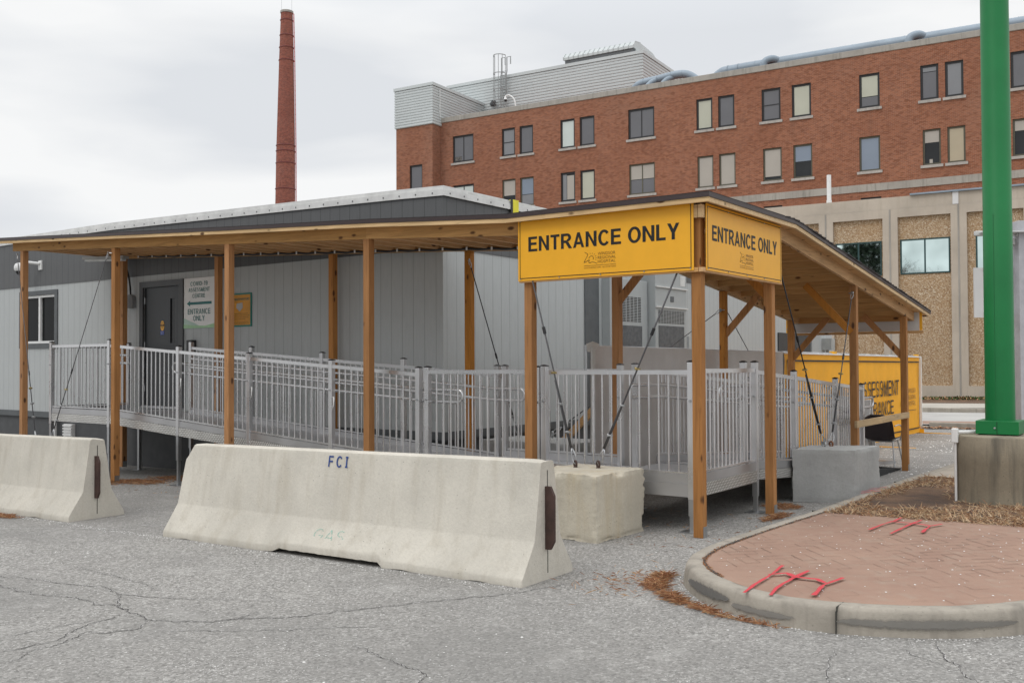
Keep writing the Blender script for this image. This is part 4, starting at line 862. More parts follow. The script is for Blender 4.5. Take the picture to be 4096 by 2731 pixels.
c = thing('roof_strap', (XW, 11.4, 3.9), 'yellow webbing strap hanging over the white roof edge', 'strap')
mb = MB(); mb.box(XW-.5, XW+.051, 11.32, 11.46, 3.943, 3.949); mb.box(XW+.051, XW+.057, 11.32, 11.46, 3.35, 3.949); mb.build('webbing', M['strap'], c); MB().box(XW+.050, XW+.056, 11.27, 11.315, 3.35, 3.95).build('edge', M['black'], c)

# ---- signs on the wall
s = thing('assessment_sign', (-13.47, YW-.02, 2.16), 'white COVID-19 assessment centre sign with teal arrow on the wall beside the door', 'sign')
yb = YW-.018; MB().box(-13.88, -13.07, yb, YW-.003, 2.165, 2.995).build('board', M['sign_bright'], s)
yt = yb-.003
block_lines([('COVID-19', (-13.70, yt, 2.865), A, B3, .455, .068), ('ASSESSMENT', (-13.75, yt, 2.765), A, B3, .56, .066), ('CENTRE', (-13.645, yt, 2.665), A, B3, .335, .066), ('ENTRANCE', (-13.77, yt, 2.395), A, B3, .60, .088), ('ONLY', (-13.625, yt, 2.285), A, B3, .305, .088)], 'lettering', M['teal_ink'], s, t=.15, gap=.16)
mb = MB(); z = 2.575; mb.add([(-13.80, yt, z), (-13.71, yt, z-.05), (-13.71, yt, z-.022), (-13.14, yt, z-.022), (-13.14, yt, z+.022), (-13.71, yt, z+.022), (-13.71, yt, z+.05)], [(0, 1, 6), (1, 2, 5, 6), (2, 3, 4, 5)]); mb.build('arrow', M['teal_ink'], s)
mb = MB(); mb.add([(-13.88, yt, 2.335), (-13.6, yt, 2.25), (-13.35, yt, 2.165), (-13.88, yt, 2.165)], [(3, 2, 1, 0)]); mb.build('swoosh', plain('swoosh_pale', (.45, .60, .52), .5, bmp=0), s)
mb = MB(); mb.add([(-13.88, yt-.002, 2.23), (-13.6, yt-.002, 2.21), (-13.3, yt-.002, 2.20), (-13.07, yt-.002, 2.235), (-13.07, yt-.002, 2.165), (-13.88, yt-.002, 2.165)], [(5, 4, 3, 2, 1, 0)]); mb.build('swoosh', plain('swoosh_green', (.36, .58, .34), .5, bmp=0), s)
s = thing('visitor_poster', (-12.42, YW-.01, 2.16), 'orange patients and visitors poster with a mask picture partly behind a post', 'poster')
MB().box(-12.68, -12.15, yb, YW-.003, 2.163, 2.69).build('border', M['green_frame'], s); MB().box(-12.655, -12.175, yb-.003, yb-.0005, 2.188, 2.665).build('panel', M['poster_orange'], s)
yt = yb-.0045
text_lines([('PATIENTS/VISITORS', (-12.64, yt, 2.575), A, B3, .45, .04)], 'lettering', M['teal_ink'], s, bold=.01)
mb = MB(); mb.add([(-12.50, yt, 2.53), (-12.36, yt, 2.54), (-12.35, yt, 2.46), (-12.43, yt, 2.40), (-12.51, yt, 2.46)], [(4, 3, 2, 1, 0)]); mb.build('mask_picture', M['mask_grey'], s)
mb = MB(); rr = random.Random(3)
for z, x1, h in ((2.362, .40, .010), (2.332, .43, .010), (2.302, .44, .010), (2.272, .30, .010), (2.236, .42, .006), (2.220, .43, .006), (2.204, .40, .006)):
    x = -12.63+(.44-x1)/2
    while x < -12.63+(.44+x1)/2-.02: w = rr.uniform(.012, .035); mb.box(x, x+w, yt-.0005, yt, z, z+h); x += w+.007
mb.build('small_print', M['ink_faint'], s)

# ================================================================== CANOPY
C_ = thing('wooden_canopy', (-3.765, 8.065, gz(-3.765, 8.065)), 'L-shaped wooden canopy on square timber posts with a dark roof edge', 'canopy')
def zrx(x):
    P = [(-16.6, 3.685), (-16.2, 3.663), (-10.32, 3.345), (-7.76, 3.214), (-5.8, 3.09), (-3.0, 3.085)]
    for (a, p), (b, q) in zip(P, P[1:]):
        if x <= b: return p+(q-p)*(x-a)/(b-a)
    return 3.085
def zry(y): return 3.085 if y <= 10.1 else 3.085-(y-10.1)*.1225
YE, XE = 7.88, -3.57       # outer roof edges
YBK, XBK = 9.76, -5.80     # inner roof edges
PW = .092
fx = [-15.755, -13.105, -10.465, -7.915, -5.625, -3.765]
def post(x, y, ztop, foot=True):
    z0 = gz(x, y); mb = MB(); h = PW/2; rr = random.Random(int(x*100+y*7)); lean = rr.uniform(-.004, .004)
    mb.loft([[(x-h, y-h, z0), (x+h, y-h, z0), (x+h, y+h, z0), (x-h, y+h, z0)], [(x-h+lean, y-h, ztop), (x+h+lean, y-h, ztop), (x+h+lean, y+h, ztop), (x-h+lean, y+h, ztop)]])
    p = mb.build('post', M['post_wood'], C_, bevel=.004)
    mb = MB(); mb.box(x+h+.0015, x+h+.005, y-h+.01, y+h-.005, z0, z0+.10); mb.build('post_bracket', M['galv'], p)
for x in fx: post(x, 8.065, zrx(x)-.2)
for x in (-15.40, -12.76, -10.16, -7.665): post(x, 9.63, zrx(x)-.2)
post(-5.51, 9.64, 2.885); post(-5.55, 12.70, zry(12.70)-.2); post(-5.55, 15.40, zry(15.4)-.2)
post(-3.765, 9.80, 2.885); post(-3.765, 12.755, zry(12.755)-.2); post(-3.765, 15.29, zry(15.29)-.2)
# beams
def xbeam(y0, y1, dz0, dz1, xs, name, mat):
    mb = MB()
    for a, b in zip(xs, xs[1:]): mb.loft([[(x, y0, zrx(x)+dz0), (x, y1, zrx(x)+dz0), (x, y1, zrx(x)+dz1), (x, y0, zrx(x)+dz1)] for x in (a, b)])
    return mb.build(name, mat, C_)
def ybeam(x0, x1, dz0, dz1, ys, name, mat):
    mb = MB()
    for a, b in zip(ys, ys[1:]): mb.loft([[(x0, y, zry(y)+dz0), (x0, y, zry(y)+dz1), (x1, y, zry(y)+dz1), (x1, y, zry(y)+dz0)] for y in (a, b)])
    return mb.build(name, mat, C_)
xbeam(8.022, 8.06, -.199, -.061, [-16.05, -13.1, -10.5, -7.92], 'beam', M['beam_x']); xbeam(8.020, 8.058, -.199, -.061, [-7.917, -5.8, -3.722], 'beam', M['beam_x'])
xbeam(8.064, 8.102, -.195, -.061, [-16.03, -12, -8, -5.8, -3.80], 'beam', M['beam_x'])
xbeam(9.59, 9.67, -.199, -.061, [-16.05, -12, -8, -5.80, -5.5], 'beam', M['beam_x'])
ybeam(-3.76, -3.722, -.199, -.061, [8.06, 10.1, 12.6], 'beam', M['beam_y']); ybeam(-3.762, -3.724, -.199, -.061, [12.603, 15.72], 'beam', M['beam_y'])
ybeam(-5.60, -5.52, -.199, -.061, [9.67, 10.1, 15.72], 'beam', M['beam_y'])
MB().box(-5.6, -3.73, 15.722, 15.76, zry(15.74)-.2, zry(15.74)-.07).build('beam', M['beam_x'], C_)
# joists
mb = MB(); x = -15.85
while x < -3.9: mb.box(x-.019, x+.019, 8.103, 9.589, zrx(x)-.172, zrx(x)-.062); x += .405
mb.build('joist', M['joist_y'], C_)
mb = MB(); y = 10.05
while y < 15.6: mb.box(-5.519, -3.763, y-.019, y+.019, zry(y)-.172, zry(y)-.066); y += .405
mb.build('joist', M['joist_x'], C_)
# overhang lookouts
# roof boards, fascia strip, dark drip edge, shingles
XS = [-16.32, -16.2, -13, -10.32, -7.76, -5.8, XE]
def xslab(y0, y1, d0, d1, name, mat, xs=XS):
    mb = MB()
    for a, b in zip(xs, xs[1:]): mb.loft([[(x, y0, zrx(x)+d0), (x, y1, zrx(x)+d0), (x, y1, zrx(x)+d1), (x, y0, zrx(x)+d1)] for x in (a, b)])
    return mb.build(name, mat, C_)
YS = [YBK, 10.1, 13, 16.1]
def yslab(x0, x1, d0, d1, name, mat, ys=YS):
    mb = MB()
    for a, b in zip(ys, ys[1:]): mb.loft([[(x0, y, zry(y)+d0), (x0, y, zry(y)+d1), (x1, y, zry(y)+d1), (x1, y, zry(y)+d0)] for y in (a, b)])
    return mb.build(name, mat, C_)
xslab(YE+.03, YBK, -.060, -.040, 'roof_board', M['plywood'], XS[:-1]+[XE-.03]); yslab(XBK, XE-.03, -.060, -.040, 'roof_board', M['plywood'])
xslab(YE+.004, YE+.03, -.083, -.040, 'fascia', M['fascia'], XS[:-1]+[XE-.004]); yslab(XE-.03, XE-.004, -.083, -.040, 'fascia', M['fascia'], [YE+.03, 10.1, 13, 16.1])
xslab(YE-.006, YE+.03, -.039, .0, 'drip_edge', M['drip'], XS[:-1]+[XE+.006]); yslab(XE-.03, XE+.006, -.039, .0, 'drip_edge', M['drip'], [YE+.03, 10.1, 13, 16.13])
mb = MB(); mb.box(XBK, XE-.03, 16.10, 16.14, zry(16.12)-.075, zry(16.12)+.0); mb.build('drip_edge', M['drip'], C_)
def courses(name):
    mb = MB(); rr = random.Random(4)
    for a, b in zip(XS, XS[1:]): mb.loft([[(x, YE-.002, zrx(x)+.001), (x, YBK, zrx(x)+.001), (x, YBK, zrx(x)+.014), (x, YE-.002, zrx(x)+.010)] for x in (a, b)])
    y = YBK
    while y < 16.1:   # overlapping shingle courses, ragged outer edge
        y1 = min(16.13, y+.14); e = XE+.012+rr.uniform(-.004, .010); mb.loft([[(XBK, y_, zry(y_)+.0005), (XBK, y_, zry(y_)+z2), (e, y_, zry(y_)+z2), (e, y_, zry(y_)+.0005)] for y_, z2 in ((y, .010), (y1, .022))]); y += .14
    mb.build(name, M['shingle'], C_)
courses('shingles')
# backing boards for the two entrance signs
MB().box(-5.70, -3.722, 7.975, 8.018, 2.395, 2.435).build('sign_board', M['beam_x'], C_); MB().box(-3.718, -3.675, 7.98, 9.93, 2.395, 2.435).build('sign_board', M['beam_y'], C_)
MB().box(-5.70, -3.80, 7.975, 8.018, 2.88, 2.92).build('sign_board', M['beam_x'], C_); MB().box(-3.718, -3.675, 8.1, 9.93, 2.88, 2.92).build('sign_board', M['beam_y'], C_)
MB().box(-3.765, -3.724, 7.975, 8.018, 2.885, 3.0).build('beam_end', M['fascia'], C_); MB().box(-3.7185, -3.68, 7.975, 8.03, 2.885, 3.0).build('beam_end', M['fascia'], C_)
# knee braces
def brace(x, y, ztop, dx, dz=.62):
    mb = MB(); s = 1 if dx > 0 else -1; mb.bar((x+s*.03, y, ztop-dz), (x+dx, y, ztop+.02), .04, .088, up=(0, 1, 0)); mb.build('brace', M['post_wood'], C_)
def brace2(x, y, ztop, dx, dz=.62):
    mb = MB(); s = 1 if dx > 0 else -1; p = Vector((x+s*.02, y, ztop-dz)); q = Vector((x+dx, y, ztop+.03)); d = (q-p).normalized(); n = Vector((-d.z, 0, d.x))*.044
    mb.loft([[tuple(c+n+Vector((0, -.02, 0))), tuple(c-n+Vector((0, -.02, 0))), tuple(c-n+Vector((0, .02, 0))), tuple(c+n+Vector((0, .02, 0)))] for c in (p, q)]); mb.build('brace', M['post_wood'], C_)
brace2(-5.51, 9.62, 2.885, .62); brace2(-3.765, 9.82, 2.885, -.62)
brace2(-5.55, 12.70, zry(12.7)-.2, .62); brace2(-3.765, 12.72, zry(12.7)-.2, -.62)
brace2(-5.55, 15.40, zry(15.4)-.2, .60); brace2(-3.765, 15.30, zry(15.3)-.2, -.60)
MB().box(-3.75, -3.712, 12.69, 15.335, .715, .803).build('hand_rail_board', M['rail_wood'], C_, bevel=.003)

# ---- entrance signs
M['emblem_ink'] = plain('emblem_ink', (.06, .03, .006), .5, bmp=0)
def entrance_sign(name, label, p, ax, length, z0, z1, nrm):
    ax = Vector(ax); n = Vector(nrm); s = thing(name, p, label, 'sign', 'yellow entrance signs'); up = Vector((0, 0, 1)); P = Vector(p)
    def q(u, z, d): v = P+ax*u+n*d; return (v.x, v.y, z)
    def panel(u0, u1, a, b, d0, d1, nm, mat):
        mb = MB(); mb.loft([[q(u0, a, d0), q(u1, a, d0), q(u1, a, d1), q(u0, a, d1)], [q(u0, b, d0), q(u1, b, d0), q(u1, b, d1), q(u0, b, d1)]]); return mb.build(nm, mat, s)
    panel(0, length, z0, z1, 0, .006, 'board', M['yellow'])
    mb = MB(); t = .007; m_ = .022; d = .0085
    for u0, u1, a, b in ((m_, length-m_, z1-m_-t, z1-m_), (m_, length-m_, z0+m_, z0+m_+t), (m_, m_+t, z0+m_+t, z1-m_-t), (length-m_-t, length-m_, z0+m_+t, z1-m_-t)): mb.quad(q(u0, a, d), q(u1, a, d), q(u1, b, d), q(u0, b, d))
    mb.build('border_line', M['ink'], s)
    h = z1-z0
    block_text('ENTRANCE ONLY', q(length*.066, z0+h*.462, .0065), ax, up, length*.862, h*.235, 'lettering', M['ink'], s, t=.195, gap=.105, space=.34)
    text_lines([('WINDSOR', q(length*.485, z0+h*.322, .007), ax, up, length*.10, h*.045), ('REGIONAL', q(length*.485, z0+h*.262, .007), ax, up, length*.103, h*.045), ('HOSPITAL', q(length*.485, z0+h*.202, .007), ax, up, length*.10, h*.045), ('OUTSTANDING CARE - NO EXCEPTIONS!', q(length*.405, z0+h*.128, .007), ax, up, length*.183, h*.022)], 'lettering', M['ink_faint'], s)
    mb = MB()   # emblem: angular wave with a rising sun
    def st(pts, w):
        pts = [Vector((length*.405+x*length*.075, z0+h*(.19+y*.19), 0)) for x, y in pts]
        for a, b in zip(pts, pts[1:]):
            e = (b-a).normalized(); nn = Vector((-e.y, e.x, 0))*w*.7; mb.quad(*[q(v.x, v.y, .0085) for v in (a-nn, b-nn, b+nn, a+nn)])
    st([(.05, 1.0), (.16, .94), (.30, .84), (.26, .70), (.14, .46), (.0, .18), (.12, .20), (.3, .32), (.42, .36), (.36, .16), (.45, .12), (.62, .18), (.8, .14), (.96, .06), (1, 0)], .0032)
    st([(.36, .46), (.44, .60), (.55, .68), (.68, .64), (.74, .5), (.70, .36)], .003)
    for a in (100, 75, 50, 25, 0, -20): r = math.radians(a); st([(.55+.33*math.cos(r), .48+.33*math.sin(r)), (.55+.45*math.cos(r), .48+.45*math.sin(r))], .002)
    mb.build('emblem', M['emblem_ink'], s)
    mb = MB(); mb.quad(q(length*.405, z0+h*.168, .0085), q(length*.588, z0+h*.168, .0085), q(length*.588, z0+h*.174, .0085), q(length*.405, z0+h*.174, .0085)); mb.build('rule_line', M['ink_faint'], s)
    mb = MB()
    for i in range(5):
        for zz in (z0+.016, z1-.03): c = q(.03+(length-.06)*i/4, zz, .009); mb.box(c[0]-.005, c[0]+.005, c[1]-.005, c[1]+.005, c[2]-.005, c[2]+.005)
    mb.build('screw', M['galv'], s); return s
entrance_sign('entrance_sign', 'wider yellow ENTRANCE ONLY sign on the canopy front, left of the corner post', (-5.705, 7.972, 2.41), (1, 0, 0), 1.945, 2.41, 3.043, (0, -1, 0))
entrance_sign('entrance_sign', 'narrower yellow ENTRANCE ONLY sign on the right side of the canopy corner', (-3.673, 8.035, 2.41), (0, 1, 0), 1.87, 2.41, 3.015, (1, 0, 0))
s = thing('far_sign', (-4.7, 15.8, 2.1), 'white back of a yellow edged sign across the far end of the canopy', 'sign')
MB().box(-5.74, -3.66, 15.79, 15.80, 2.045, 2.36).build('back', M['sign_white'], s); mb = MB(); mb.box(-5.78, -3.62, 15.802, 15.81, 2.046, 2.36); mb.build('front', M['yellow'], s)
MB().box(-5.6, -3.6, 15.765, 15.788, 2.0, 2.04).build('mounting_board', M['beam_x'], s)

# ---- strip light and cable run under the roof
s = thing('strip_light', (-15.5, 9.3, 3.4), 'grey weatherproof strip light under the left end of the canopy', 'light fitting')
mb = MB(); mb.bar((-16.1, 9.32, 3.445), (-14.85, 9.32, 3.385), .12, .045); mb.build('tray', M['hvac'], s); mb = MB(); mb.bar((-16.05, 9.32, 3.405), (-14.9, 9.32, 3.345), .09, .04); mb.build('diffuser', plain('diffuser', (.6, .62, .62), .3), s, bevel=.012)
s = thing('cable_run', (-10, 9.5, 3.1), 'black cable clipped along the inner beam under the canopy roof', 'cable')
pts = []; x = -14.85; i = 0
while x < -5.0: pts.append((x, 9.565+(0.0 if i % 2 else .01), zrx(x)-.175-(.012 if i % 2 else 0))); x += .2; i += 1
MB().tube(arc_pts(pts, 3), .016, 6).build('cable', M['black'], s, smooth=True)
mb = MB(); 
for p in pts[::2]: mb.box(p[0]-.012, p[0]+.012, p[1]-.022, p[1]-.014, p[2]-.02, p[2]+.022)
mb.build('clip', M['white_metal'], s)

# ================================================================== ALUMINIUM RAMP SYSTEM
RP = .031   # half post
def rpost(x, y, ztop, zbot, par, leg=False):
    mb = MB(); mb.box(x-RP, x+RP, y-RP, y+RP, zbot, ztop); p = mb.build('railing_post', M['alu'], par, bevel=.004)
    MB().loft([[(x-a, y-a, z), (x+a, y-a, z), (x+a, y+a, z), (x-a, y+a, z)] for a, z in ((RP+.002, ztop+.001), (RP+.002, ztop+.009), (.010, ztop+.020))]).build('post_cap', M['black'], p)
    MB().loft([[(x+r*math.cos(k), y-RP-.001-dd, ztop-.36+r*math.sin(k)) for k in [2*math.pi*i/6 for i in range(6)]] for r, dd in ((.013, 0), (.013, .012))]).build('bolt', M['galv'], p)
    if leg:
        g = gz(x, y); mb = MB(); zm = g+(zbot-g)*.5; mb.box(x-.027, x+.027, y-.027, y+.027, zm, zbot+.005); mb.box(x-.02, x+.02, y-.02, y+.02, g+.008, zm); mb.box(x-.09, x+.09, y-.09, y+.09, g+.002, g+.009); mb.build('leg', M['galv'], par)
def rail_panel(a, b, za, zb_, hgt, par, pitch=.105, name='railing_panel'):
    """a, b: (x, y) ends; za, zb_: bottom rail heights"""
    mb = MB(); a = Vector((*a, 0)); b = Vector((*b, 0)); L_ = (b-a).length; d = (b-a)/L_
    P = lambda t, z: Vector((a.x+(b.x-a.x)*t, a.y+(b.y-a.y)*t, za+(zb_-za)*t+z))
    mb.bar(P(0, hgt-.02), P(1, hgt-.02), .042, .042); mb.bar(P(0, -.008), P(1, -.008), .03, .018)
    n = max(2, int(round(L_/pitch)))
    for i in range(1, n): t = i/n; mb.tube([P(t, 0), P(t, hgt-.04)], .0098, 10)
    return mb.build(name, M['alu'], par, smooth=True)
def side_plate(a, b, za, zb_, par, out, plain_=False, h1=.105, h2=.125):
    """toe plate then tread plate skirt below; out = outward unit vector"""
    o = Vector(out); P = lambda t, z, k: (a[0]+(b[0]-a[0])*t+o.x*k, a[1]+(b[1]-a[1])*t+o.y*k, za+(zb_-za)*t+z)
    mb = MB(); mb.loft([[P(t, -h1, -.006), P(t, -h1, .006), P(t, -.02, .006), P(t, -.02, -.006)] for t in (0, 1)]); mb.build('toe_plate', M['alu_dull'], par)
    mb = MB(); mb.loft([[P(t, -h1-h2, -.03), P(t, -h1-h2, .014), P(t, -h1-.004, .014), P(t, -h1-.004, -.03)] for t in (0, 1)]); mb.build('side_plate', M['alu_dull'] if plain_ else M['diamond'], par)
def deck(x0, x1, y0, y1, zf, par, n=8, along='x'):
    mb = MB()
    if along == 'x':
        for i in range(n): a, b = x0+(x1-x0)*i/n, x0+(x1-x0)*(i+1)/n-.004; mb.loft([[(x, y0, zf(x)-.05), (x, y1, zf(x)-.05), (x, y1, zf(x)), (x, y0, zf(x))] for x in (a, b)])
    else:
        for i in range(n): a, b = y0+(y1-y0)*i/n, y0+(y1-y0)*(i+1)/n-.004; mb.loft([[(x0, y, zf(y)-.05), (x0, y, zf(y)), (x1, y, zf(y)), (x1, y, zf(y)-.05)] for y in (a, b)])
    return mb.build('deck', M['alu_dull'], par)
YR, YQ = 8.28, 9.42
RH = .965
# landing at the door
LD = thing('ramp_landing', (-14.45, 8.85, gz(-14.45, 8.85)), 'raised aluminium landing with railing in front of the grey door', 'landing')
deck(-15.28, -13.6, 8.3, 9.74, lambda x: .80, LD, 6)
rpost(-15.28, YR, 1.935, .62, LD, True); rpost(-13.605, YR, 1.945, .62, LD, True); rpost(-15.28, 9.66, 1.93, .62, LD)
rail_panel((-15.24, YR), (-13.64, YR), .905, .905, .985, LD); rail_panel((-15.28, 8.32), (-15.28, 9.63), .905, .905, .985, LD)
side_plate((-15.24, YR-.01), (-13.64, YR-.01), .895, .895, LD, (0, -1, 0)); side_plate((-15.30, 8.3), (-15.30, 9.7), .895, .895, LD, (-1, 0, 0))
mb = MB()
for z in (1.72, 1.60): mb.tube([(-13.60, YR+.07, z), (-13.2, YR+.07, z-.01)], .018, 8)
mb.build('handrail', M['alu'], LD, smooth=True)
# long ramp running down from the landing
def zb(x): return .925-.0655*(x+13.6) if x > -13.6 else .925
R1_ = thing('ramp', (-10.4, 8.85, gz(-10.4, 8.85)), 'long aluminium ramp sloping down from the grey door to the platform', 'ramp')
deck(-13.56, -7.28, 8.3, 9.4, lambda x: zb(x)-.10, R1_, 10)
fp = [-13.605, -11.865, -10.32, -8.76, -7.335]
for a, b in zip(fp, fp[1:]):
    rail_panel((a+RP, YR), (b-RP, YR), zb(a)-.01, zb(b)-.01, RH, R1_); side_plate((a+RP, YR-.01), (b-RP, YR-.01), zb(a)-.02, zb(b)-.02, R1_, (0, -1, 0))
for x, t in ((-11.865, 1.824), (-10.32, 1.712), (-8.76, 1.614), (-7.335, 1.524)): rpost(x, YR, t, zb(x)-.25, R1_, x != -7.335)
bp = [-13.17, -11.69, -10.155, -8.61, -7.065]
for a, b in zip(bp, bp[1:]): rail_panel((a+RP, YQ), (b-RP, YQ), zb(a)-.015, zb(b)-.015, RH, R1_); side_plate((a+RP, YQ-.02), (b-RP, YQ-.02), zb(a)-.02, zb(b)-.02, R1_, (0, 1, 0))
for x, t in zip(bp, (1.925, 1.825, 1.724, 1.631, 1.538)): rpost(x, YQ, t, zb(x)-.25, R1_, True)
mb = MB(); mb.box(-14.62, -14.57, 9.40, 9.45, gz(-14.6, 9.4)+.01, .7); mb.box(-14.68, -14.51, 9.34, 9.51, gz(-14.6, 9.4)+.002, gz(-14.6, 9.4)+.009); mb.build('leg', M['galv'], R1_)
def loop_rail(pts, r=.018): return MB().tube(pts, r, 8)
def handrail(par, y, x0, x1, up, lo, loop0=True, loop1=True, flat=.38):
    """two parallel tubes joined by round loops at the ends"""
    A_, B_ = (lambda x: up(x)), (lambda x: lo(x)); top = [(x0+(x1-x0)*i/10, y, A_(x0+(x1-x0)*i/10)) for i in range(11)]; bot = [(p[0], y, B_(p[0])) for p in top]
    pts = list(top)
    if loop1: zt, zl = top[-1][2], bot[-1][2]; c = (zt+zl)/2; rr = (zt-zl)/2; pts += [(x1+flat, y, zt)] + [(x1+flat+rr*math.sin(a), y, c+rr*math.cos(a)) for a in [math.pi*i/8 for i in range(1, 8)]] + [(x1+flat, y, zl)]
    pts += bot[::-1]
    if loop0: zt, zl = top[0][2], bot[0][2]; c = (zt+zl)/2; rr = (zt-zl)/2; pts += [(x0-rr*math.sin(a), y, c-rr*math.cos(a)) for a in [math.pi*i/8 for i in range(1, 8)]] + [top[0]]
    MB().tube(pts, .018, 8, cap=False).build('handrail', M['alu'], par, smooth='all')
hu = lambda x: zb(x)+.77; hl = lambda x: zb(x)+.635
handrail(R1_, YR+.08, -12.05, -7.2, hu, hl); handrail(R1_, YQ-.08, -13.1, -7.05, hu, hl, loop0=False)
mb = MB()
for x in fp[1:]+[]: mb.box(x-.012, x+.012, YR+.03, YR+.07, hu(x)-.02, hu(x)+.0); mb.box(x-.012, x+.012, YR+.03, YR+.07, hl(x)-.02, hl(x))
mb.build('handrail_bracket', M['galv'], R1_)
mb = MB()
for x, y in ((-11.78, YR-.04), (-10.24, YR-.04), (-8.70, YR-.04)): z = hl(x)-.06; mb.add([(x, y, z), (x+.03, y, z-.01), (x+.022, y-.004, z-.10), (x-.004, y-.004, z-.17), (x+.006, y, z-.09)], [(0, 1, 2, 3, 4)])
mb.build('zip_tie', M['white_metal'], R1_)
# corner platform
PL = thing('corner_platform', (-5.5, 8.85, gz(-5.5, 8.85)), 'low square aluminium platform with railings under the corner of the canopy', 'platform')
deck(-7.22, -3.95, 8.3, 9.4, lambda x: .435, PL, 7); deck(-5.1, -3.95, 9.4, 9.85, lambda x: .435, PL, 3)
for x, t in ((-7.20, 1.53), (-5.675, 1.53), (-5.60, 1.543), (-3.942, 1.580)): rpost(x, YR, t, .30, PL, x != -5.675)
for a, b in ((-7.20, -5.70), (-5.565, -3.942)): rail_panel((a+RP, YR), (b-RP, YR), .545, .552, .955, PL); side_plate((a+RP, YR-.01), (b-RP, YR-.01), .545, .552, PL, (0, -1, 0), True)
rpost(-3.942, 9.82, 1.573, .33, PL, True); rpost(-4.06, 9.80, 1.573, .33, PL); rail_panel((-3.942, 8.32), (-3.942, 9.785), .552, .545, .965, PL, pitch=.094); side_plate((-3.925, 8.31), (-3.925, 9.79), .545, .54, PL, (1, 0, 0))
rpost(-6.95, YQ, 1.538, .30, PL, True); rpost(-5.35, YQ, 1.549, .30, PL); rpost(-5.16, YQ, 1.556, .30, PL, True)
rail_panel((-6.915, YQ), (-5.385, YQ), .545, .55, .955, PL); side_plate((-6.92, YQ-.02), (-5.38, YQ-.02), .54, .545, PL, (0, 1, 0), True)
# ramp down to the right
R2_ = thing('ramp', (-4.5, 12, gz(-4.5, 12)), 'shorter aluminium ramp sloping down from the platform past the grey concrete block', 'ramp')
zd = lambda y: .545-.0715*(y-9.9)
deck(-5.12, -3.98, 9.87, 15.6, lambda y: zd(y)-.105, R2_, 9, 'y')
rp = [9.9, 11.10, 12.64, 13.80]
for a, b in zip(rp, rp[1:]):
    rail_panel((-3.975, a+RP), (-3.975, b-RP), zd(a), zd(b), .945, R2_, pitch=.094); side_plate((-3.955, a+.03), (-3.955, b-.03), zd(a)-.01, zd(b)-.01, R2_, (1, 0, 0), h2=.11)
    rail_panel((-5.15, a+RP), (-5.15, b-RP), zd(a), zd(b), .945, R2_, pitch=.094); side_plate((-5.17, a+.03), (-5.17, b-.03), zd(a)-.01, zd(b)-.01, R2_, (-1, 0, 0), h2=.11)
for y, t in ((11.10, 1.463), (12.64, 1.349), (13.80, 1.247)): rpost(-3.975, y, t, zd(y)-.23, R2_, y < 12); rpost(-5.15, y, t, zd(y)-.23, R2_, y < 12)
for x in (-4.05, -5.075):
    pts = [(x, 9.2, 1.335)]+[(x, y, zd(y)+.78) for y in (9.9, 12, 13.8)]+[(x, 14.55, zd(13.8)+.775)]
    lo = [(x, 9.2, 1.20)]+[(x, y, zd(y)+.645) for y in (9.9, 12, 13.8)]+[(x, 14.55, zd(13.8)+.64)]
    c = (pts[-1][2]+lo[-1][2])/2; e = [(x, 14.55+.067*math.sin(a), c+.067*math.cos(a)) for a in [math.pi*i/8 for i in range(1, 8)]]; c2 = (pts[0][2]+lo[0][2])/2; e2 = [(x, 9.2-.067*math.sin(a), c2-.067*math.cos(a)) for a in [math.pi*i/8 for i in range(1, 8)]]
    MB().tube(pts+e+lo[::-1]+e2+[pts[0]], .018, 8, cap=False).build('handrail', M['alu'], R2_, smooth='all')
mb = MB(); z = gz(-4, 14.3); mb.add([(-4.7, 13.85, z+.13), (-3.86, 13.85, z+.13), (-3.86, 15.45, z+.012), (-4.7, 15.45, z+.012), (-4.7, 13.85, z), (-3.86, 13.85, z), (-3.86, 15.45, z), (-4.7, 15.45, z)], [(0, 1, 2, 3), (7, 6, 5, 4), (1, 5, 6, 2), (0, 3, 7, 4), (0, 4, 5, 1), (3, 2, 6, 7)])
tag(mb.build('rubber_wedge', M['rubber']), 'low black rubber wedge on the ground at the foot of the right ramp', 'ramp wedge')

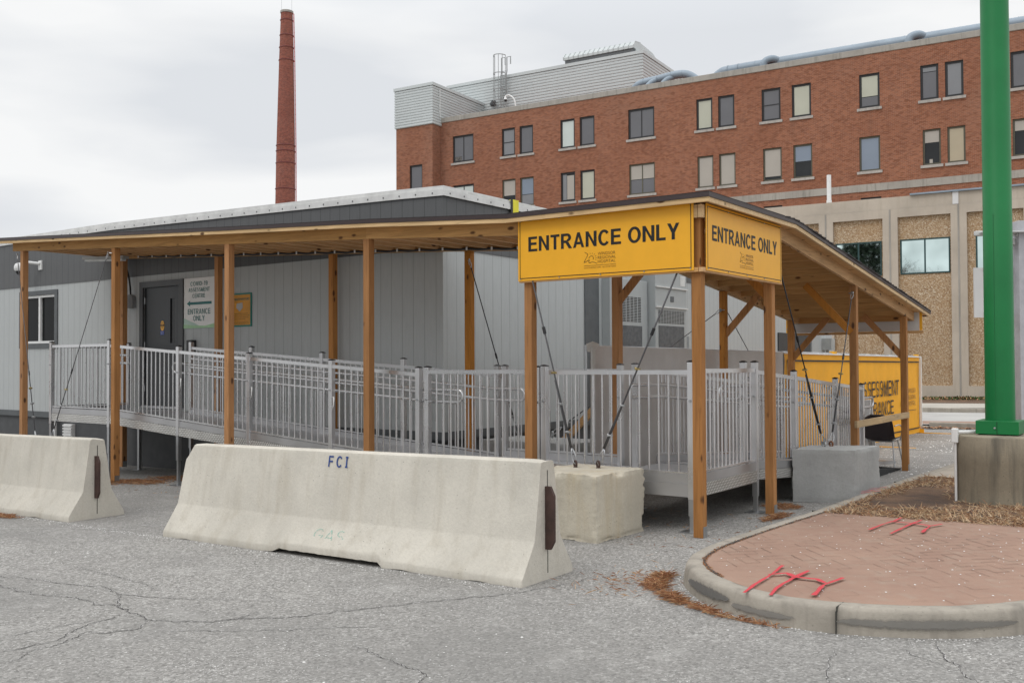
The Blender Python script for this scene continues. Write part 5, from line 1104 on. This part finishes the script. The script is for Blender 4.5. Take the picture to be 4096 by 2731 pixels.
# ================================================================== CONCRETE BARRIERS AND BLOCKS
def barrier(x0, x1, label, notch, seed):
    th = thing('concrete_barrier', ((x0+x1)/2, 5.90, gz((x0+x1)/2, 5.9)), label, 'barrier', 'concrete road barriers')
    yc = 5.90; half = [(-.335, .0), (-.335, .045), (-.325, .065), (-.178, .288), (-.168, .31), (-.088, .835), (-.078, .862), (-.055, .872)]
    prof = half+[(-y, z) for y, z in reversed(half)]
    n = int((x1-x0)/.045); rr = random.Random(seed); rings = []
    for i in range(n+1):
        x = x0+(x1-x0)*i/n; e = min(i, n-i)*(x1-x0)/n; ring = []
        for j, (y, z) in enumerate(prof):
            p = Vector((x, y, z)); nz = noise.noise((x*3+seed, y*5, z*4)); chip = 0
            if e < .10:   # chipped ends
                chip = max(0, noise.noise((x*11+seed, y*13, z*9))+.12)*.05*(1-e/.10)
            yy = y*(1-chip*1.6)+nz*.002; zz = z+nz*.0015 - (chip*.7 if z > .8 else 0)
            if z < .07:
                zz += max(0, noise.noise((x*4+seed, j*.3, 0)))*.012
                if notch and notch[0] < x < notch[1]: zz += .038*min(1, (x-notch[0])/.06, (notch[1]-x)/.03) + noise.noise((x*14, j, 2))*.006
                if z > .05: zz = max(zz, .06)
            ring.append((x, yc+yy, gz(x, 5.9)+zz))
        rings.append(ring)
    if seed == 2:   # broken top corner at the far left end
        for i, k in ((0, .125), (1, .105), (2, .05)):
            rings[i] = [(p[0]+(.0 if p[2] < .5 else 0), p[1], p[2]-(k if j in (5, 6, 7, 8, 9, 10) else 0)) for j, p in enumerate(rings[i])]
    b = MB().loft(rings).build('body', M['barrier'], th, smooth=True)
    # end recess with steel plate
    g = gz(x1, 5.9); ye = 5.90
    mb = MB(); mb.box(x1-.01, x1+.002, ye-.005, ye+.003, g+.05, g+.80); mb.build('joint_groove', M['crack_solid'], th)
    pts = [(x1-.02, g+.225), (x1+.045, g+.225), (x1+.078, g+.285), (x1+.078, g+.62), (x1+.045, g+.685), (x1-.02, g+.685)]
    mb = MB(); mb.loft([[(x, y, z) for x, z in pts] for y in (ye-.035, ye-.008)]); mb.build('steel_plate', M['rust'], th, bevel=.003)
    g0_ = gz(x0, 5.9); pts = [(x0+.02, g0_+.225), (x0-.045, g0_+.225), (x0-.078, g0_+.285), (x0-.078, g0_+.62), (x0-.045, g0_+.685), (x0+.02, g0_+.685)]
    if seed != 2: mb = MB(); mb.loft([[(x, y, z) for x, z in pts] for y in (ye-.035, ye-.008)]); mb.build('steel_plate', M['rust'], th)
    return th
b2 = barrier(-8.22, -3.97, 'pale concrete barrier stencilled FCI with a gap under its bottom edge', (-6.62, -5.33), 2)
b1 = barrier(-14.2, -9.93, 'greyer concrete barrier cut off by the left edge of the photo', None, 5)
upn = Vector((0, .10-.0, .56)).normalized()
block_text('FCI', (-6.175, 5.7985, gz(-6, 5.8)+.735), (1, 0, .017), Vector((0, .080, .525)), .235, .095, 'stencil_lettering', M['stencil_blue'], b2, t=.17, gap=.42, edge=True, thick=.006, serif_i=True)
block_text('GAS', (-6.18, 5.622, gz(-6, 5.8)+.135), (1, 0, .017), Vector((0, .147, .223)), .36, .10, 'faded_lettering', M['chalk_mint'], b2, t=.10, gap=.16, edge=True, thick=.013)
def rough_block(name, quad, z0, h, mat, label, seed, amp=.03, N_=36):
    A_, B_, Cc, D_ = [Vector((*p, 0)) for p in quad]; cx = sum(p[0] for p in quad)/4; cy = sum(p[1] for p in quad)/4
    th = thing(name, (cx, cy, z0), label, 'concrete block', 'concrete anchor blocks')
    def P(u, v, w): q = A_.lerp(B_, u).lerp(D_.lerp(Cc, u), v); return Vector((q.x, q.y, z0+h*w))
    mb = MB(); idx = {}
    def vid(i, j, k):
        if (i, j, k) in idx: return idx[(i, j, k)]
        u, v, w = i/N_, j/N_, k/N_; p = P(u, v, w); d = sorted([min(u, 1-u), min(v, 1-v), min(w, 1-w)]); e = d[1]*h   # distance to nearest edge
        c = Vector((cx, cy, z0+h/2)); din = (c-p).normalized(); nn = noise.noise((p.x*5+seed, p.y*5, p.z*5)); fn = noise.noise((p.x*22+seed, p.y*22, p.z*22))
        k_ = max(0, 1-e/.042); hn = noise.noise((p.x*55+seed, p.y*55, p.z*55)); off = k_*(.008+max(0, nn+.15)*amp*1.8+fn*amp*.5+hn*amp*.22)+fn*.0025+hn*.0012
        if w == 0: off *= .5
        q = p+din*off; mb.v.append((q.x, q.y, max(q.z, z0))); idx[(i, j, k)] = len(mb.v)-1; return idx[(i, j, k)]
    R = range(N_)
    for a in R:
        for b in R:
            for f in ((vid(a, b, 0), vid(a, b+1, 0), vid(a+1, b+1, 0), vid(a+1, b, 0)), (vid(a, b, N_), vid(a+1, b, N_), vid(a+1, b+1, N_), vid(a, b+1, N_)), (vid(a, 0, b), vid(a+1, 0, b), vid(a+1, 0, b+1), vid(a, 0, b+1)), (vid(a, N_, b), vid(a, N_, b+1), vid(a+1, N_, b+1), vid(a+1, N_, b)), (vid(0, a, b), vid(0, a, b+1), vid(0, a+1, b+1), vid(0, a+1, b)), (vid(N_, a, b), vid(N_, a+1, b), vid(N_, a+1, b+1), vid(N_, a, b+1))):
                mb.f.append(f); mb.m.append(0)
    mb.build('block_body', mat, th, smooth=True); return th
rough_block('concrete_block', [(-5.18, 7.42), (-4.40, 7.31), (-4.36, 8.13), (-5.14, 8.14)], gz(-4.7, 7.7), .60, M['block'], 'chipped yellowish concrete anchor block between the FCI barrier and the corner post', 3, .026)
rough_block('concrete_block', [(-3.92, 10.86), (-3.28, 11.12), (-3.22, 11.90), (-3.95, 11.50)], gz(-3.6, 11.2), .605, M['block_grey'], 'smooth grey concrete anchor block beside the kerb on the right', 8, .008)
rough_block('concrete_block', [(-7.75, 9.98), (-6.35, 9.98), (-6.3, 10.75), (-7.7, 10.75)], gz(-7, 10.3), .66, M['block_grey'], 'concrete anchor block half hidden behind the platform railings near the building corner', 12, .02)
rough_block('concrete_block', [(-13.9, 6.9), (-13.1, 6.9), (-13.1, 7.6), (-13.9, 7.6)], gz(-13.5, 7.2), .60, M['block_grey'], 'concrete anchor block hidden behind the left barrier, holding two cables', 15, .02)

# ---- guy cables
def guy(label, top, bot, mat='wire', r=.006, clamps=(.80, .88, .95), sleeve=.62, eye='galv', hook=True, double=.60):
    T_, B_ = Vector(top), Vector(bot); th = thing('guy_cable', bot, label, 'cable', 'steel guy cables'); d = (T_-B_); L_ = d.length; d.normalize(); side = d.cross(Vector((0, 1, .2))).normalized()
    e0 = B_+Vector((0, 0, .035)); s0 = e0+d*.16; mb = MB()
    mb.tube([T_-d*.10, s0], r, 6); k = T_-d*(L_*double); mb.tube([k+side*.004, (k+s0)/2+side*r*1.7, s0+side*r*1.6], r*.9, 6); mb.build('wire', M[mat], th, smooth='all')
    mb = MB()
    for sg in (-1, 1): mb.tube([s0, s0-d*.05+side*.020*sg, s0-d*.10+side*.024*sg, s0-d*.14+side*.016*sg, s0-d*.16], .0055, 6)
    for sg in (-1, 1): q = T_-d*.10; mb.tube([q, q+d*.03+side*.014*sg, q+d*.07+side*.016*sg, q+d*.10], .005, 6)
    mb.build('thimble', M['galv'], th, smooth='all')
    for c in clamps:
        p = T_.lerp(s0, c); mb = MB(); mb.torus(p+side*r, d, .020, .005, 12, 6, 1.1); mb.box(p.x-.024, p.x+.024, p.y-.014, p.y+.014, p.z-.012, p.z+.004); mb.build('cable_clamp', M['brass'] if c == clamps[0] else M['galv'], th)
    if sleeve: p = T_.lerp(s0, sleeve); MB().tube([p-d*.035, p+d*.035], r*1.9, 8).build('sleeve', M['black'], th)
    mb = MB(); mb.torus(e0, Vector((.809, -.588, 0)).cross(Vector((0, 0, 1))), .030, .0105, 16, 8); mb.tube([B_-Vector((0, 0, .02)), B_+Vector((0, 0, .01))], .014, 8); mb.cyl((B_.x, B_.y), .022, B_.z-.003, B_.z+.006, 10); mb.build('eye_bolt', M[eye], th, smooth='all')
    if hook: mb = MB(); mb.torus(T_, Vector((.588, .809, 0)), .020, .007, 12, 6); mb.tube([T_, T_+Vector((-.05 if top[0] < bot[0] else .05, .03, 0))], .008, 6); mb.build('eye_hook', M['galv'], th)
zt = lambda x, y: gz(x, y)+.60
guy('steel guy cable from the leftmost post down behind the left barrier', (-15.82, 7.98, 3.37), (-13.62, 7.15, .47), clamps=(.78, .86, .93), sleeve=.70)
guy('steel guy cable from the second post leaning left, crossing the landing railing', (-13.17, 7.98, 3.22), (-13.40, 7.25, .47), clamps=(.78, .87, .95), sleeve=.68)
guy('black guy cable from the back post down to the half hidden block behind the ramp', (-7.62, 9.57, 2.88), (-7.35, 10.25, .60), 'black', .007, (.70, .88, .95), .58)
guy('thick grey guy cable from the wider entrance sign straight down to the chipped block', (-5.62, 8.00, 2.66), (-4.925, 7.80, zt(-4.9, 7.8)), 'wire', .0085, (.62, .78, .92), .40, 'rust')
guy('thick grey guy cable leaning right from the chipped block up to the corner post', (-3.83, 8.02, 2.66), (-4.715, 7.87, zt(-4.7, 7.87)), 'wire', .0085, (.60, .78, .93), .42, 'rust')
guy('thin guy cable from the back post crossing in front of the climate units', (-5.56, 12.63, 2.30), (-6.85, 10.30, .63), 'wire', .006, (.80, .9, .96), None)
guy('black guy cable from the right entrance sign down to the smooth grey block', (-3.73, 9.92, 2.72), (-3.72, 11.38, zt(-3.7, 11.4)), 'black', .008, (.62, .78, .94), .45, 'galv')
guy('grey guy cable running down to a rusty eye on the grey block', (-3.75, 12.66, 2.46), (-3.66, 11.46, zt(-3.7, 11.4)), 'wire', .007, (.60, .78, .94), .48, 'rust_orange')
guy('thin guy cable hanging behind the fence near the dark trim of the building', (-5.62, 12.85, 2.4), (-6.9, 18.6, .5), 'wire', .007, (.52, .60), .45)
guy('thin guy cable beyond the yellow banner beside the grey meter box', (-5.62, 15.45, 2.1), (-6.9, 21.2, .4), 'wire', .007, (.42, .52, .6), .36)

# ---- fence with grey tarp and the yellow banner
th = thing('tarp_fence', (-5.78, 12.4, gz(-5.78, 12.4)), 'temporary fence wrapped in creased grey tarpaulin behind the platform', 'fence')
def cloth(name, y0, y1, zt_, zb_, mat, par, x=-5.75, amp=.022, nx=70, nz=14, seed=0):
    mb = MB()
    for k in range(nz+1):
        for i in range(nx+1):
            t, w = i/nx, k/nz; y = y0+(y1-y0)*t; z = zb_(t)*(1-w)+zt_(t)*w; sag = noise.noise((y*2.2+seed, z*1.3, seed))*amp + noise.noise((y*7+seed, z*3.5, 2))*amp*.35 + noise.noise((y*1.2, z*9+y*4, 5+seed))*amp*.25
            mb.v.append((x+sag*(1 if 0 < k < nz else .4), y, z+(noise.noise((y*3, seed, 0))*.012 if k in (0, nz) else 0)))
    for k in range(nz):
        for i in range(nx): a = k*(nx+1)+i; mb.f.append((a, a+1, a+nx+2, a+nx+1)); mb.m.append(0)
    return mb.build(name, mat, par, smooth='all')
cloth('tarpaulin', 9.42, 15.56, lambda t: 1.775-.05*t, lambda t: gz(-5.75, 9.4+6.1*t)+.03, M['tarp'], th, seed=3)
mb = MB(); mb.tube([(-5.79, 9.40, -.02), (-5.79, 9.40, 1.76), (-5.79, 15.55, 1.72), (-5.79, 15.55, -.06)], .02, 8); mb.tube([(-5.79, 12.4, -.02), (-5.79, 12.4, 1.74)], .02, 8); mb.build('frame', M['galv'], th)
mb = MB(); mb.box(-5.735, -5.72, 9.43, 9.50, .4, 1.75); mb.add([(-5.72, 9.33, 1.70), (-5.72, 9.30, 1.79), (-5.73, 9.46, 1.82), (-5.72, 9.60, 1.79), (-5.73, 9.50, 1.70)], [(0, 1, 2, 3, 4)]); mb.build('tape', M['off_white'], th)
th = thing('yellow_banner', (-5.78, 20.2, gz(-5.78, 20.2)), 'long yellow assessment entrance banner stretched over a fence behind the right ramp', 'banner')
BT = lambda t: 1.705-.06*t; BB = lambda t: gz(-5.75, 15.6+9.1*t)+.03
cloth('banner_cloth', 15.60, 24.72, BT, BB, M['banner'], th, amp=.018, nx=90, seed=9)
mb = MB(); mb.tube([(-5.79, 15.6, -.08), (-5.79, 15.6, 1.72), (-5.79, 24.75, 1.66), (-5.79, 24.75, -.2)], .025, 8); mb.tube([(-5.79, 20.1, -.1), (-5.79, 20.1, 1.68)], .02, 8); mb.build('frame', M['galv'], th)
mb = MB(); mb.box(-5.80, -5.70, 15.6, 24.78, 1.0, 1.0)
mb = MB()
for i in range(60): y = 15.65+i*.152; mb.box(-5.77, -5.72, y, y+.152, 1.70-.0066*(y-15.6), 1.725-.0066*(y-15.6)+noise.noise((y*4, 0, 0))*.02)
mb.box(-5.75, -5.70, 24.72, 24.78, .0, 1.66); mb.build('white_hem', M['white_metal'], th)
xb = -5.722
mb = MB(); mb.quad((xb, 15.68, 1.60), (xb, 24.6, 1.545), (xb, 24.6, 1.515), (xb, 15.68, 1.57)); mb.quad((xb, 15.68, .02), (xb, 24.6, -.03), (xb, 24.6, -.06), (xb, 15.68, -.01)); mb.quad((xb, 15.68, .02), (xb, 15.71, .02), (xb, 15.71, 1.57), (xb, 15.68, 1.57)); mb.quad((xb, 24.57, -.03), (xb, 24.6, -.03), (xb, 24.6, 1.52), (xb, 24.57, 1.52)); mb.build('border_line', M['ink'], th)
U_, Z_ = (0, 1, 0), (0, 0, 1)
block_lines([('COVID-19 ASSESSMENT', (-5.725, 17.43, .80), U_, Z_, 5.32, .335), ('CENTRE ENTRANCE', (-5.725, 17.75, .40), U_, Z_, 4.55, .30)], 'lettering', M['ink'], th, t=.14)
text_lines([('WINDSOR', (-5.725, 23.55, .81), U_, Z_, .72, .11), ('REGIONAL', (-5.725, 23.55, .66), U_, Z_, .74, .11), ('HOSPITAL', (-5.725, 23.55, .51), U_, Z_, .70, .11)], 'lettering', M['ink_faint'], th)
mb = MB()
def st2(pts, w):
    for (a, b), (c, d) in zip(pts, pts[1:]):
        e = Vector((c-a, d-b, 0)).normalized(); n = Vector((-e.y, e.x, 0))*w; mb.quad(*[(-5.7225, v[0], v[1]) for v in ((a-n.x, b-n.y), (c-n.x, d-n.y), (c+n.x, d+n.y), (a+n.x, b+n.y))])
st2([(22.98, .95), (23.15, .85), (23.0, .62), (22.95, .55), (23.15, .6), (23.2, .5), (23.45, .46)], .016); st2([(23.1, .66), (23.2, .76), (23.35, .72), (23.38, .6)], .014); st2([(22.95, .42), (24.3, .40)], .006)
mb.build('emblem', M['ink'], th)
for y, yy in ((15.6, 0), (18.27, 0), (24.5, 0)):
    pass
for y in (18.27, 24.55): tag(MB().box(-5.83, -5.73, y-.07, y+.07, 1.72-.0066*(y-15.6), 1.77-.0066*(y-15.6)).build('fence_clamp', M['yellow'], th), None)
for y, lab in ((20.1, 'yellow steel fence foot lying on the asphalt under the middle of the banner'), (24.75, 'yellow steel fence foot at the far end of the banner')):
    mb = MB(); z = gz(-5.5, y); mb.box(-5.95, -4.75, y-.03, y+.03, z+.003, z+.018); mb.box(-5.83, -5.75, y-.03, y+.03, z, z+.28); mb.box(-5.83, -5.66, y-.015, y+.015, z+.018, z+.1)
    tag(mb.build('fence_foot', M['yellow']), lab, 'fence foot', 'yellow fence feet')

# ---- timber strut with rope beside the building corner
s = thing('timber_strut', (-6.9, 10.9, 0), 'diagonal timber strut seen through the platform railings', 'timber strut'); mb = MB(); mb.bar((-7.2, 11.0, .45), (-6.0, 11.0, 1.55), .05, .09, up=(0, 0, 1)); mb.build('strut', M['beam_x'], s)

# ---- folding sign and chair by the foot of the ramp
s = thing('folding_sign', (-4.75, 15.9, gz(-4.7, 15.9)), 'white folding floor sign standing behind the dark chair', 'floor sign')
def aframe(yc, lean, nm):
    g = gz(-4.7, 16); mb = MB(); n = Vector((0, 1, 0))
    def R_(x, z): return (x, yc+lean*(1.12-z)/1.12, g+z)
    for x0, x1, z0, z1 in ((-5.08, -4.98, 0, 1.06), (-4.52, -4.42, 0, 1.06), (-4.98, -4.52, .10, .92), (-4.94, -4.80, .99, 1.10), (-4.70, -4.56, .99, 1.10), (-5.0, -4.5, .92, .99)):
        mb.loft([[R_(x0, z), R_(x1, z), (R_(x1, z)[0], R_(x1, z)[1]+.03, R_(x1, z)[2]), (R_(x0, z)[0], R_(x0, z)[1]+.03, R_(x0, z)[2])] for z in (z0, z1)])
    return mb.build(nm, M['white_metal'], s, bevel=.008)
aframe(15.85, -.26, 'front_panel'); aframe(15.88, .26, 'rear_panel')
g = gz(-4.7, 16)
text_lines([('COVID-19', (-4.93, 15.742, g+.84), A, Vector((0, .23, 1)), .36, .055), ('ASSESSMENT', (-4.95, 15.725, g+.74), A, Vector((0, .23, 1)), .40, .055), ('CENTRE', (-4.90, 15.70, g+.64), A, Vector((0, .23, 1)), .30, .055)], 'lettering', M['ink'], s, bold=.01)
ch = thing('chair', (-4.2, 15.55, gz(-4.2, 15.5)), 'dark plastic stacking chair with thin metal legs behind the wooden rail', 'chair')
g = gz(-4.2, 15.5)
def shell():
    mb = MB(); NX, NZ = 12, 16
    for k in range(NZ+1):
        t = k/NZ
        if t < .5: s_ = t/.5; yy, zz = 15.95-.42*s_, .44-.015*math.sin(s_*3.14)
        else: s_ = (t-.5)/.5; yy, zz = 15.53-.10*s_-.05*math.sin(min(1, s_*2)*1.57), .44+.40*s_**1.05
        wd = .235*(1-.18*max(0, (t-.72)/.28)**2)
        if t > .86: wd *= math.sqrt(max(.02, 1-((t-.86)/.14)**2*.75))
        for i in range(NX+1): u = i/NX*2-1; cup = (abs(u)**3)*.05; mb.v.append((-4.22+u*wd, yy+(cup*1.3 if t > .5 else 0), g+zz+(cup if t < .55 else 0)))
    n = len(mb.v); mb.v += [(x, y-(.012), z-.012) for x, y, z in mb.v]
    for o_, fl in ((0, 0), (n, 1)):
        for k in range(NZ):
            for i in range(NX): a = o_+k*(NX+1)+i; f = (a, a+1, a+NX+2, a+NX+1); mb.f.append(f if not fl else f[::-1]); mb.m.append(0)
    per = [i for i in range(NX+1)]+[k*(NX+1)+NX for k in range(1, NZ+1)]+[NZ*(NX+1)+i for i in range(NX-1, -1, -1)]+[k*(NX+1) for k in range(NZ-1, 0, -1)]
    for a, b in zip(per, per[1:]+per[:1]): mb.f.append((a, b, b+n, a+n)); mb.m.append(0)
    return mb
shell().build('seat', M['seat'], ch, smooth='all')
for sx_ in (-1, 1):
    x = -4.22+sx_*.22
    for y0, y1 in ((15.56, 15.47), (15.86, 15.98)): MB().tube([(x-sx_*.02, y0, g+.42), (x+sx_*.03, y1, g+.01)], .011, 7).build('leg', M['galv'], ch)
    MB().tube(arc_pts([(x+sx_*.02, 15.86, g+.42), (x+sx_*.05, 15.84, g+.60), (x+sx_*.05, 15.70, g+.67), (x+sx_*.03, 15.50, g+.66)]), .010, 7).build('armrest', M['galv'], ch)
MB().box(-4.40, -4.04, 15.60, 15.88, g+.40, g+.415).build('seat_frame', M['galv'], ch)

# ================================================================== GREEN POLE, PEDESTAL, WHITE FRAME
px_, py_ = -1.765, 11.03; gp = gz(px_, py_)+.12
th = thing('concrete_pedestal', (px_, py_, gp), 'round weathered concrete pedestal carrying the green pole', 'pedestal')
mb = MB(); nn = 64; rs = []
for z, r in ((gp-.1, .448), (gp+.03, .452), (gp+.2, .447), (gp+.205, .449), (gp+.42, .447), (gp+.425, .449), (.795, .447), (.812, .440), (.818, .42), (.82, .0)):
    rs.append([(px_+(r+noise.noise((math.cos(a)*3, math.sin(a)*3, z*3))*.004*(1 if r > .1 else 0))*math.cos(a), py_+(r+noise.noise((math.cos(a)*3, math.sin(a)*3, z*3))*.004*(1 if r > .1 else 0))*math.sin(a), z+(noise.noise((math.cos(a)*5, math.sin(a)*5, 7))*.004 if .78 < z < .82 else 0)) for a in [2*math.pi*k/nn for k in range(nn)]])
mb.loft(rs); mb.build('body', M['pedestal'], th, smooth=True)
GP = thing('green_pole', (-1.78, 11.05, .82), 'thick bright green steel pole with square base cover standing on the round pedestal', 'pole')
gx, gy = -1.78, 11.05
mb = MB(); mb.loft([[(gx+r*math.cos(2*math.pi*k/48), gy+r*math.sin(2*math.pi*k/48), z) for k in range(48)] for r, z in ((.1415, .94), (.139, 3.1), (.1375, 3.103), (.134, 6.5), (.13, 9.5))]); mb.build('shaft', M['green'], GP, smooth=True)
MB().box(gx-.20, gx+.20, gy-.20, gy+.20, .83, .965).build('base_cover', M['green'], GP, bevel=.004)
MB().box(gx-.0015, gx+.0015, gy-.2045, gy-.2005, .833, .962).build('cover_seam', M['ink'], GP); MB().tube([(gx-.02, gy-.201, .895), (gx-.02, gy-.212, .895)], .010, 8).build('bolt', M['galv'], GP); MB().box(gx-.13, gx+.13, gy-.13, gy+.13, .815, .83).build('base_plate', M['black'], GP)
s = thing('conduit', (-2.17, 10.75, .5), 'white plastic conduit rising up the side of the round pedestal to the green pole', 'pipe'); cx0, cy0 = -2.155, 10.755
mb = MB(); mb.tube([(cx0, cy0, gp), (cx0, cy0, .75)], .013, 8); mb.tube([(cx0, cy0, .845), (gx-.20, gy-.1, .845)], .018, 8); mb.build('pipe', M['white_metal'], s, smooth=True)
MB().box(cx0-.035, cx0+.030, cy0-.03, cy0+.03, .735, .885).build('elbow_box', M['white_metal'], s, bevel=.01)
s = thing('notice_frame', (-2.2, 15.66, gz(-2.2, 15.6)+.1), 'tall pale metal notice frame with small awning at the right edge behind the green pole', 'notice frame')
M['frame_grey'] = plain('frame_light_grey', (.42, .42, .44), .5)
AX = Vector((.809, .588, 0)); NN = Vector((.588, -.809, 0)); O_ = Vector((-2.245, 15.655, 0))   # faces the car park
def fb(u0, u1, d0, d1, z0, z1, nm, mat, bev=0, par=None):
    mb = MB(); mb.loft([[tuple(O_+AX*u+NN*(-d)+Vector((0, 0, z))) for u, d in ((u0, d0), (u1, d0), (u1, d1), (u0, d1))] for z in (z0, z1)]); return mb.build(nm, mat, par or s, bevel=bev)
fb(0, .22, 0, .2, .05, 3.61, 'upright', M['frame_grey'], .004); fb(1.6, 1.82, 0, .2, .05, 3.61, 'upright', M['frame_grey'], .004)
fb(-.60, 2.4, .05, .12, 3.40, 3.47, 'awning_rim', M['off_white'], .01); fb(-.55, 2.35, -.10, .045, 3.43, 3.45, 'awning', plain('awning_panel', (.58, .58, .58), .25), .004)
fb(-.42, 2.2, .10, .16, 3.27, 3.36, 'cross_beam', M['white_metal'], .004)
for u in (-.42, -.02, 1.85):
    mb = MB(); a = O_+AX*u+Vector((0, 0, 3.41))+NN*(-.02); b = O_+AX*(u+.28)+Vector((0, 0, 3.29))+NN*(-.1); mb.bar(a, b, .02, .035); mb.build('awning_bracket', M['off_white'], s)
fb(-.555, 1.59, .215, .24, 2.21, 2.945, 'board', M['sign_white'])
fb(-.42, -.003, .18, .212, 2.91, 2.975, 'board_rail', M['white_metal'], .003); fb(-.42, -.003, .18, .212, 2.245, 2.29, 'board_rail', M['white_metal'], .003)
for z in (2.94, 2.268):
    for u in (-.06, -.2): c = O_+AX*u+NN*(-.178)+Vector((0, 0, z)); MB().tube([tuple(c), tuple(c+NN*.004)], .012, 8).build('bolt_hole', M['black'], s)

mb = MB(); a_ = math.atan2(-11.05, 1.78)-.28
mb.box(0, .001, 0, .001, 0, .001); mb = MB()
for z0, z1, r in ((.967, 3.09, .1418),): mb.loft([[(gx+(r+q)*math.cos(a_+k), gy+(r+q)*math.sin(a_+k), z) for q, k in ((-.004, -.006), (.0008, -.004), (.0008, .004), (-.004, .006))] for z in (z0, z1)])
mb.build('weld_seam', plain('seam_green', (.006, .10, .03), .6), GP)
# ================================================================== BARE TREES ACROSS THE LOT (behind the viewer, mirrored in the teal framed windows)
def tree(name, x, y, h, label, seed, dense=False):
    rr = random.Random(seed); th = thing(name, (x, y, gz(x, y)), label, 'tree', 'trees across the lot'); mb = MB(); tips = []
    def grow(p, d, l, r, lv):
        n = 4; pts = [p]; q = p; dd = d
        for i in range(n): dd = (dd+Vector((rr.uniform(-1, 1), rr.uniform(-1, 1), rr.uniform(-.4, .6)))*.16).normalized(); q = q+dd*(l/n); pts.append(q)
        mb.tube(pts, [r*(1-.45*i/n) for i in range(n+1)], 5 if lv > 1 else 3, cap=False)
        if lv == 0: tips.append(q); return
        for i in range(rr.choice((3, 4)) if lv > 1 else 3):
            a = rr.uniform(0, 6.28); t = rr.uniform(.45, 1); b = pts[int(t*n)]; side = Vector((math.cos(a), math.sin(a), rr.uniform(-.1, .55))); grow(b, (dd*.75+side*.85).normalized(), l*rr.uniform(.55, .78), r*.52, lv-1)
    base = Vector((x, y, gz(x, y))); mb.tube([base, base+Vector((0, 0, h*.22))], [h*.022, h*.018], 8)
    for i in range(5): a = i*1.26+rr.random(); grow(base+Vector((0, 0, h*.2)), Vector((math.cos(a)*.75, math.sin(a)*.75, .9)).normalized(), h*.34, h*.012, 4)
    mb.build('branches', M['bark'], th)
    if dense:
        mb = MB()
        for _ in range(5000):
            a = rr.uniform(0, 6.28); z = rr.random(); r = (1-z)**.7*h*.26*math.sqrt(rr.random()); c = Vector((x+r*math.cos(a), y+r*math.sin(a), gz(x, y)+h*(.12+.9*z))); k = .22; u = Vector((rr.uniform(-1, 1), rr.uniform(-1, 1), rr.uniform(-1, 1))).normalized()*k; v = u.cross(Vector((rr.uniform(-1, 1), rr.uniform(-1, 1), 1))).normalized()*k*.5; mb.quad(c-u-v, c+u-v, c+u+v, c-u+v)
        mb.build('crown', plain('evergreen', (.03, .045, .025), .8), th)
M['bark'] = plain('bark', (.10, .08, .065), .9)
tree('bare_tree', -15.4, -8, 15, 'leafless tree mirrored in the middle teal framed window', 3)
tree('bare_tree', -6.5, -12, 11.5, 'leafless tree mirrored low in the teal framed window beside the green pole', 8)
tree('evergreen_tree', -18.9, -6, 17, 'dark evergreen mirrored in the leftmost teal framed window', 5, True)
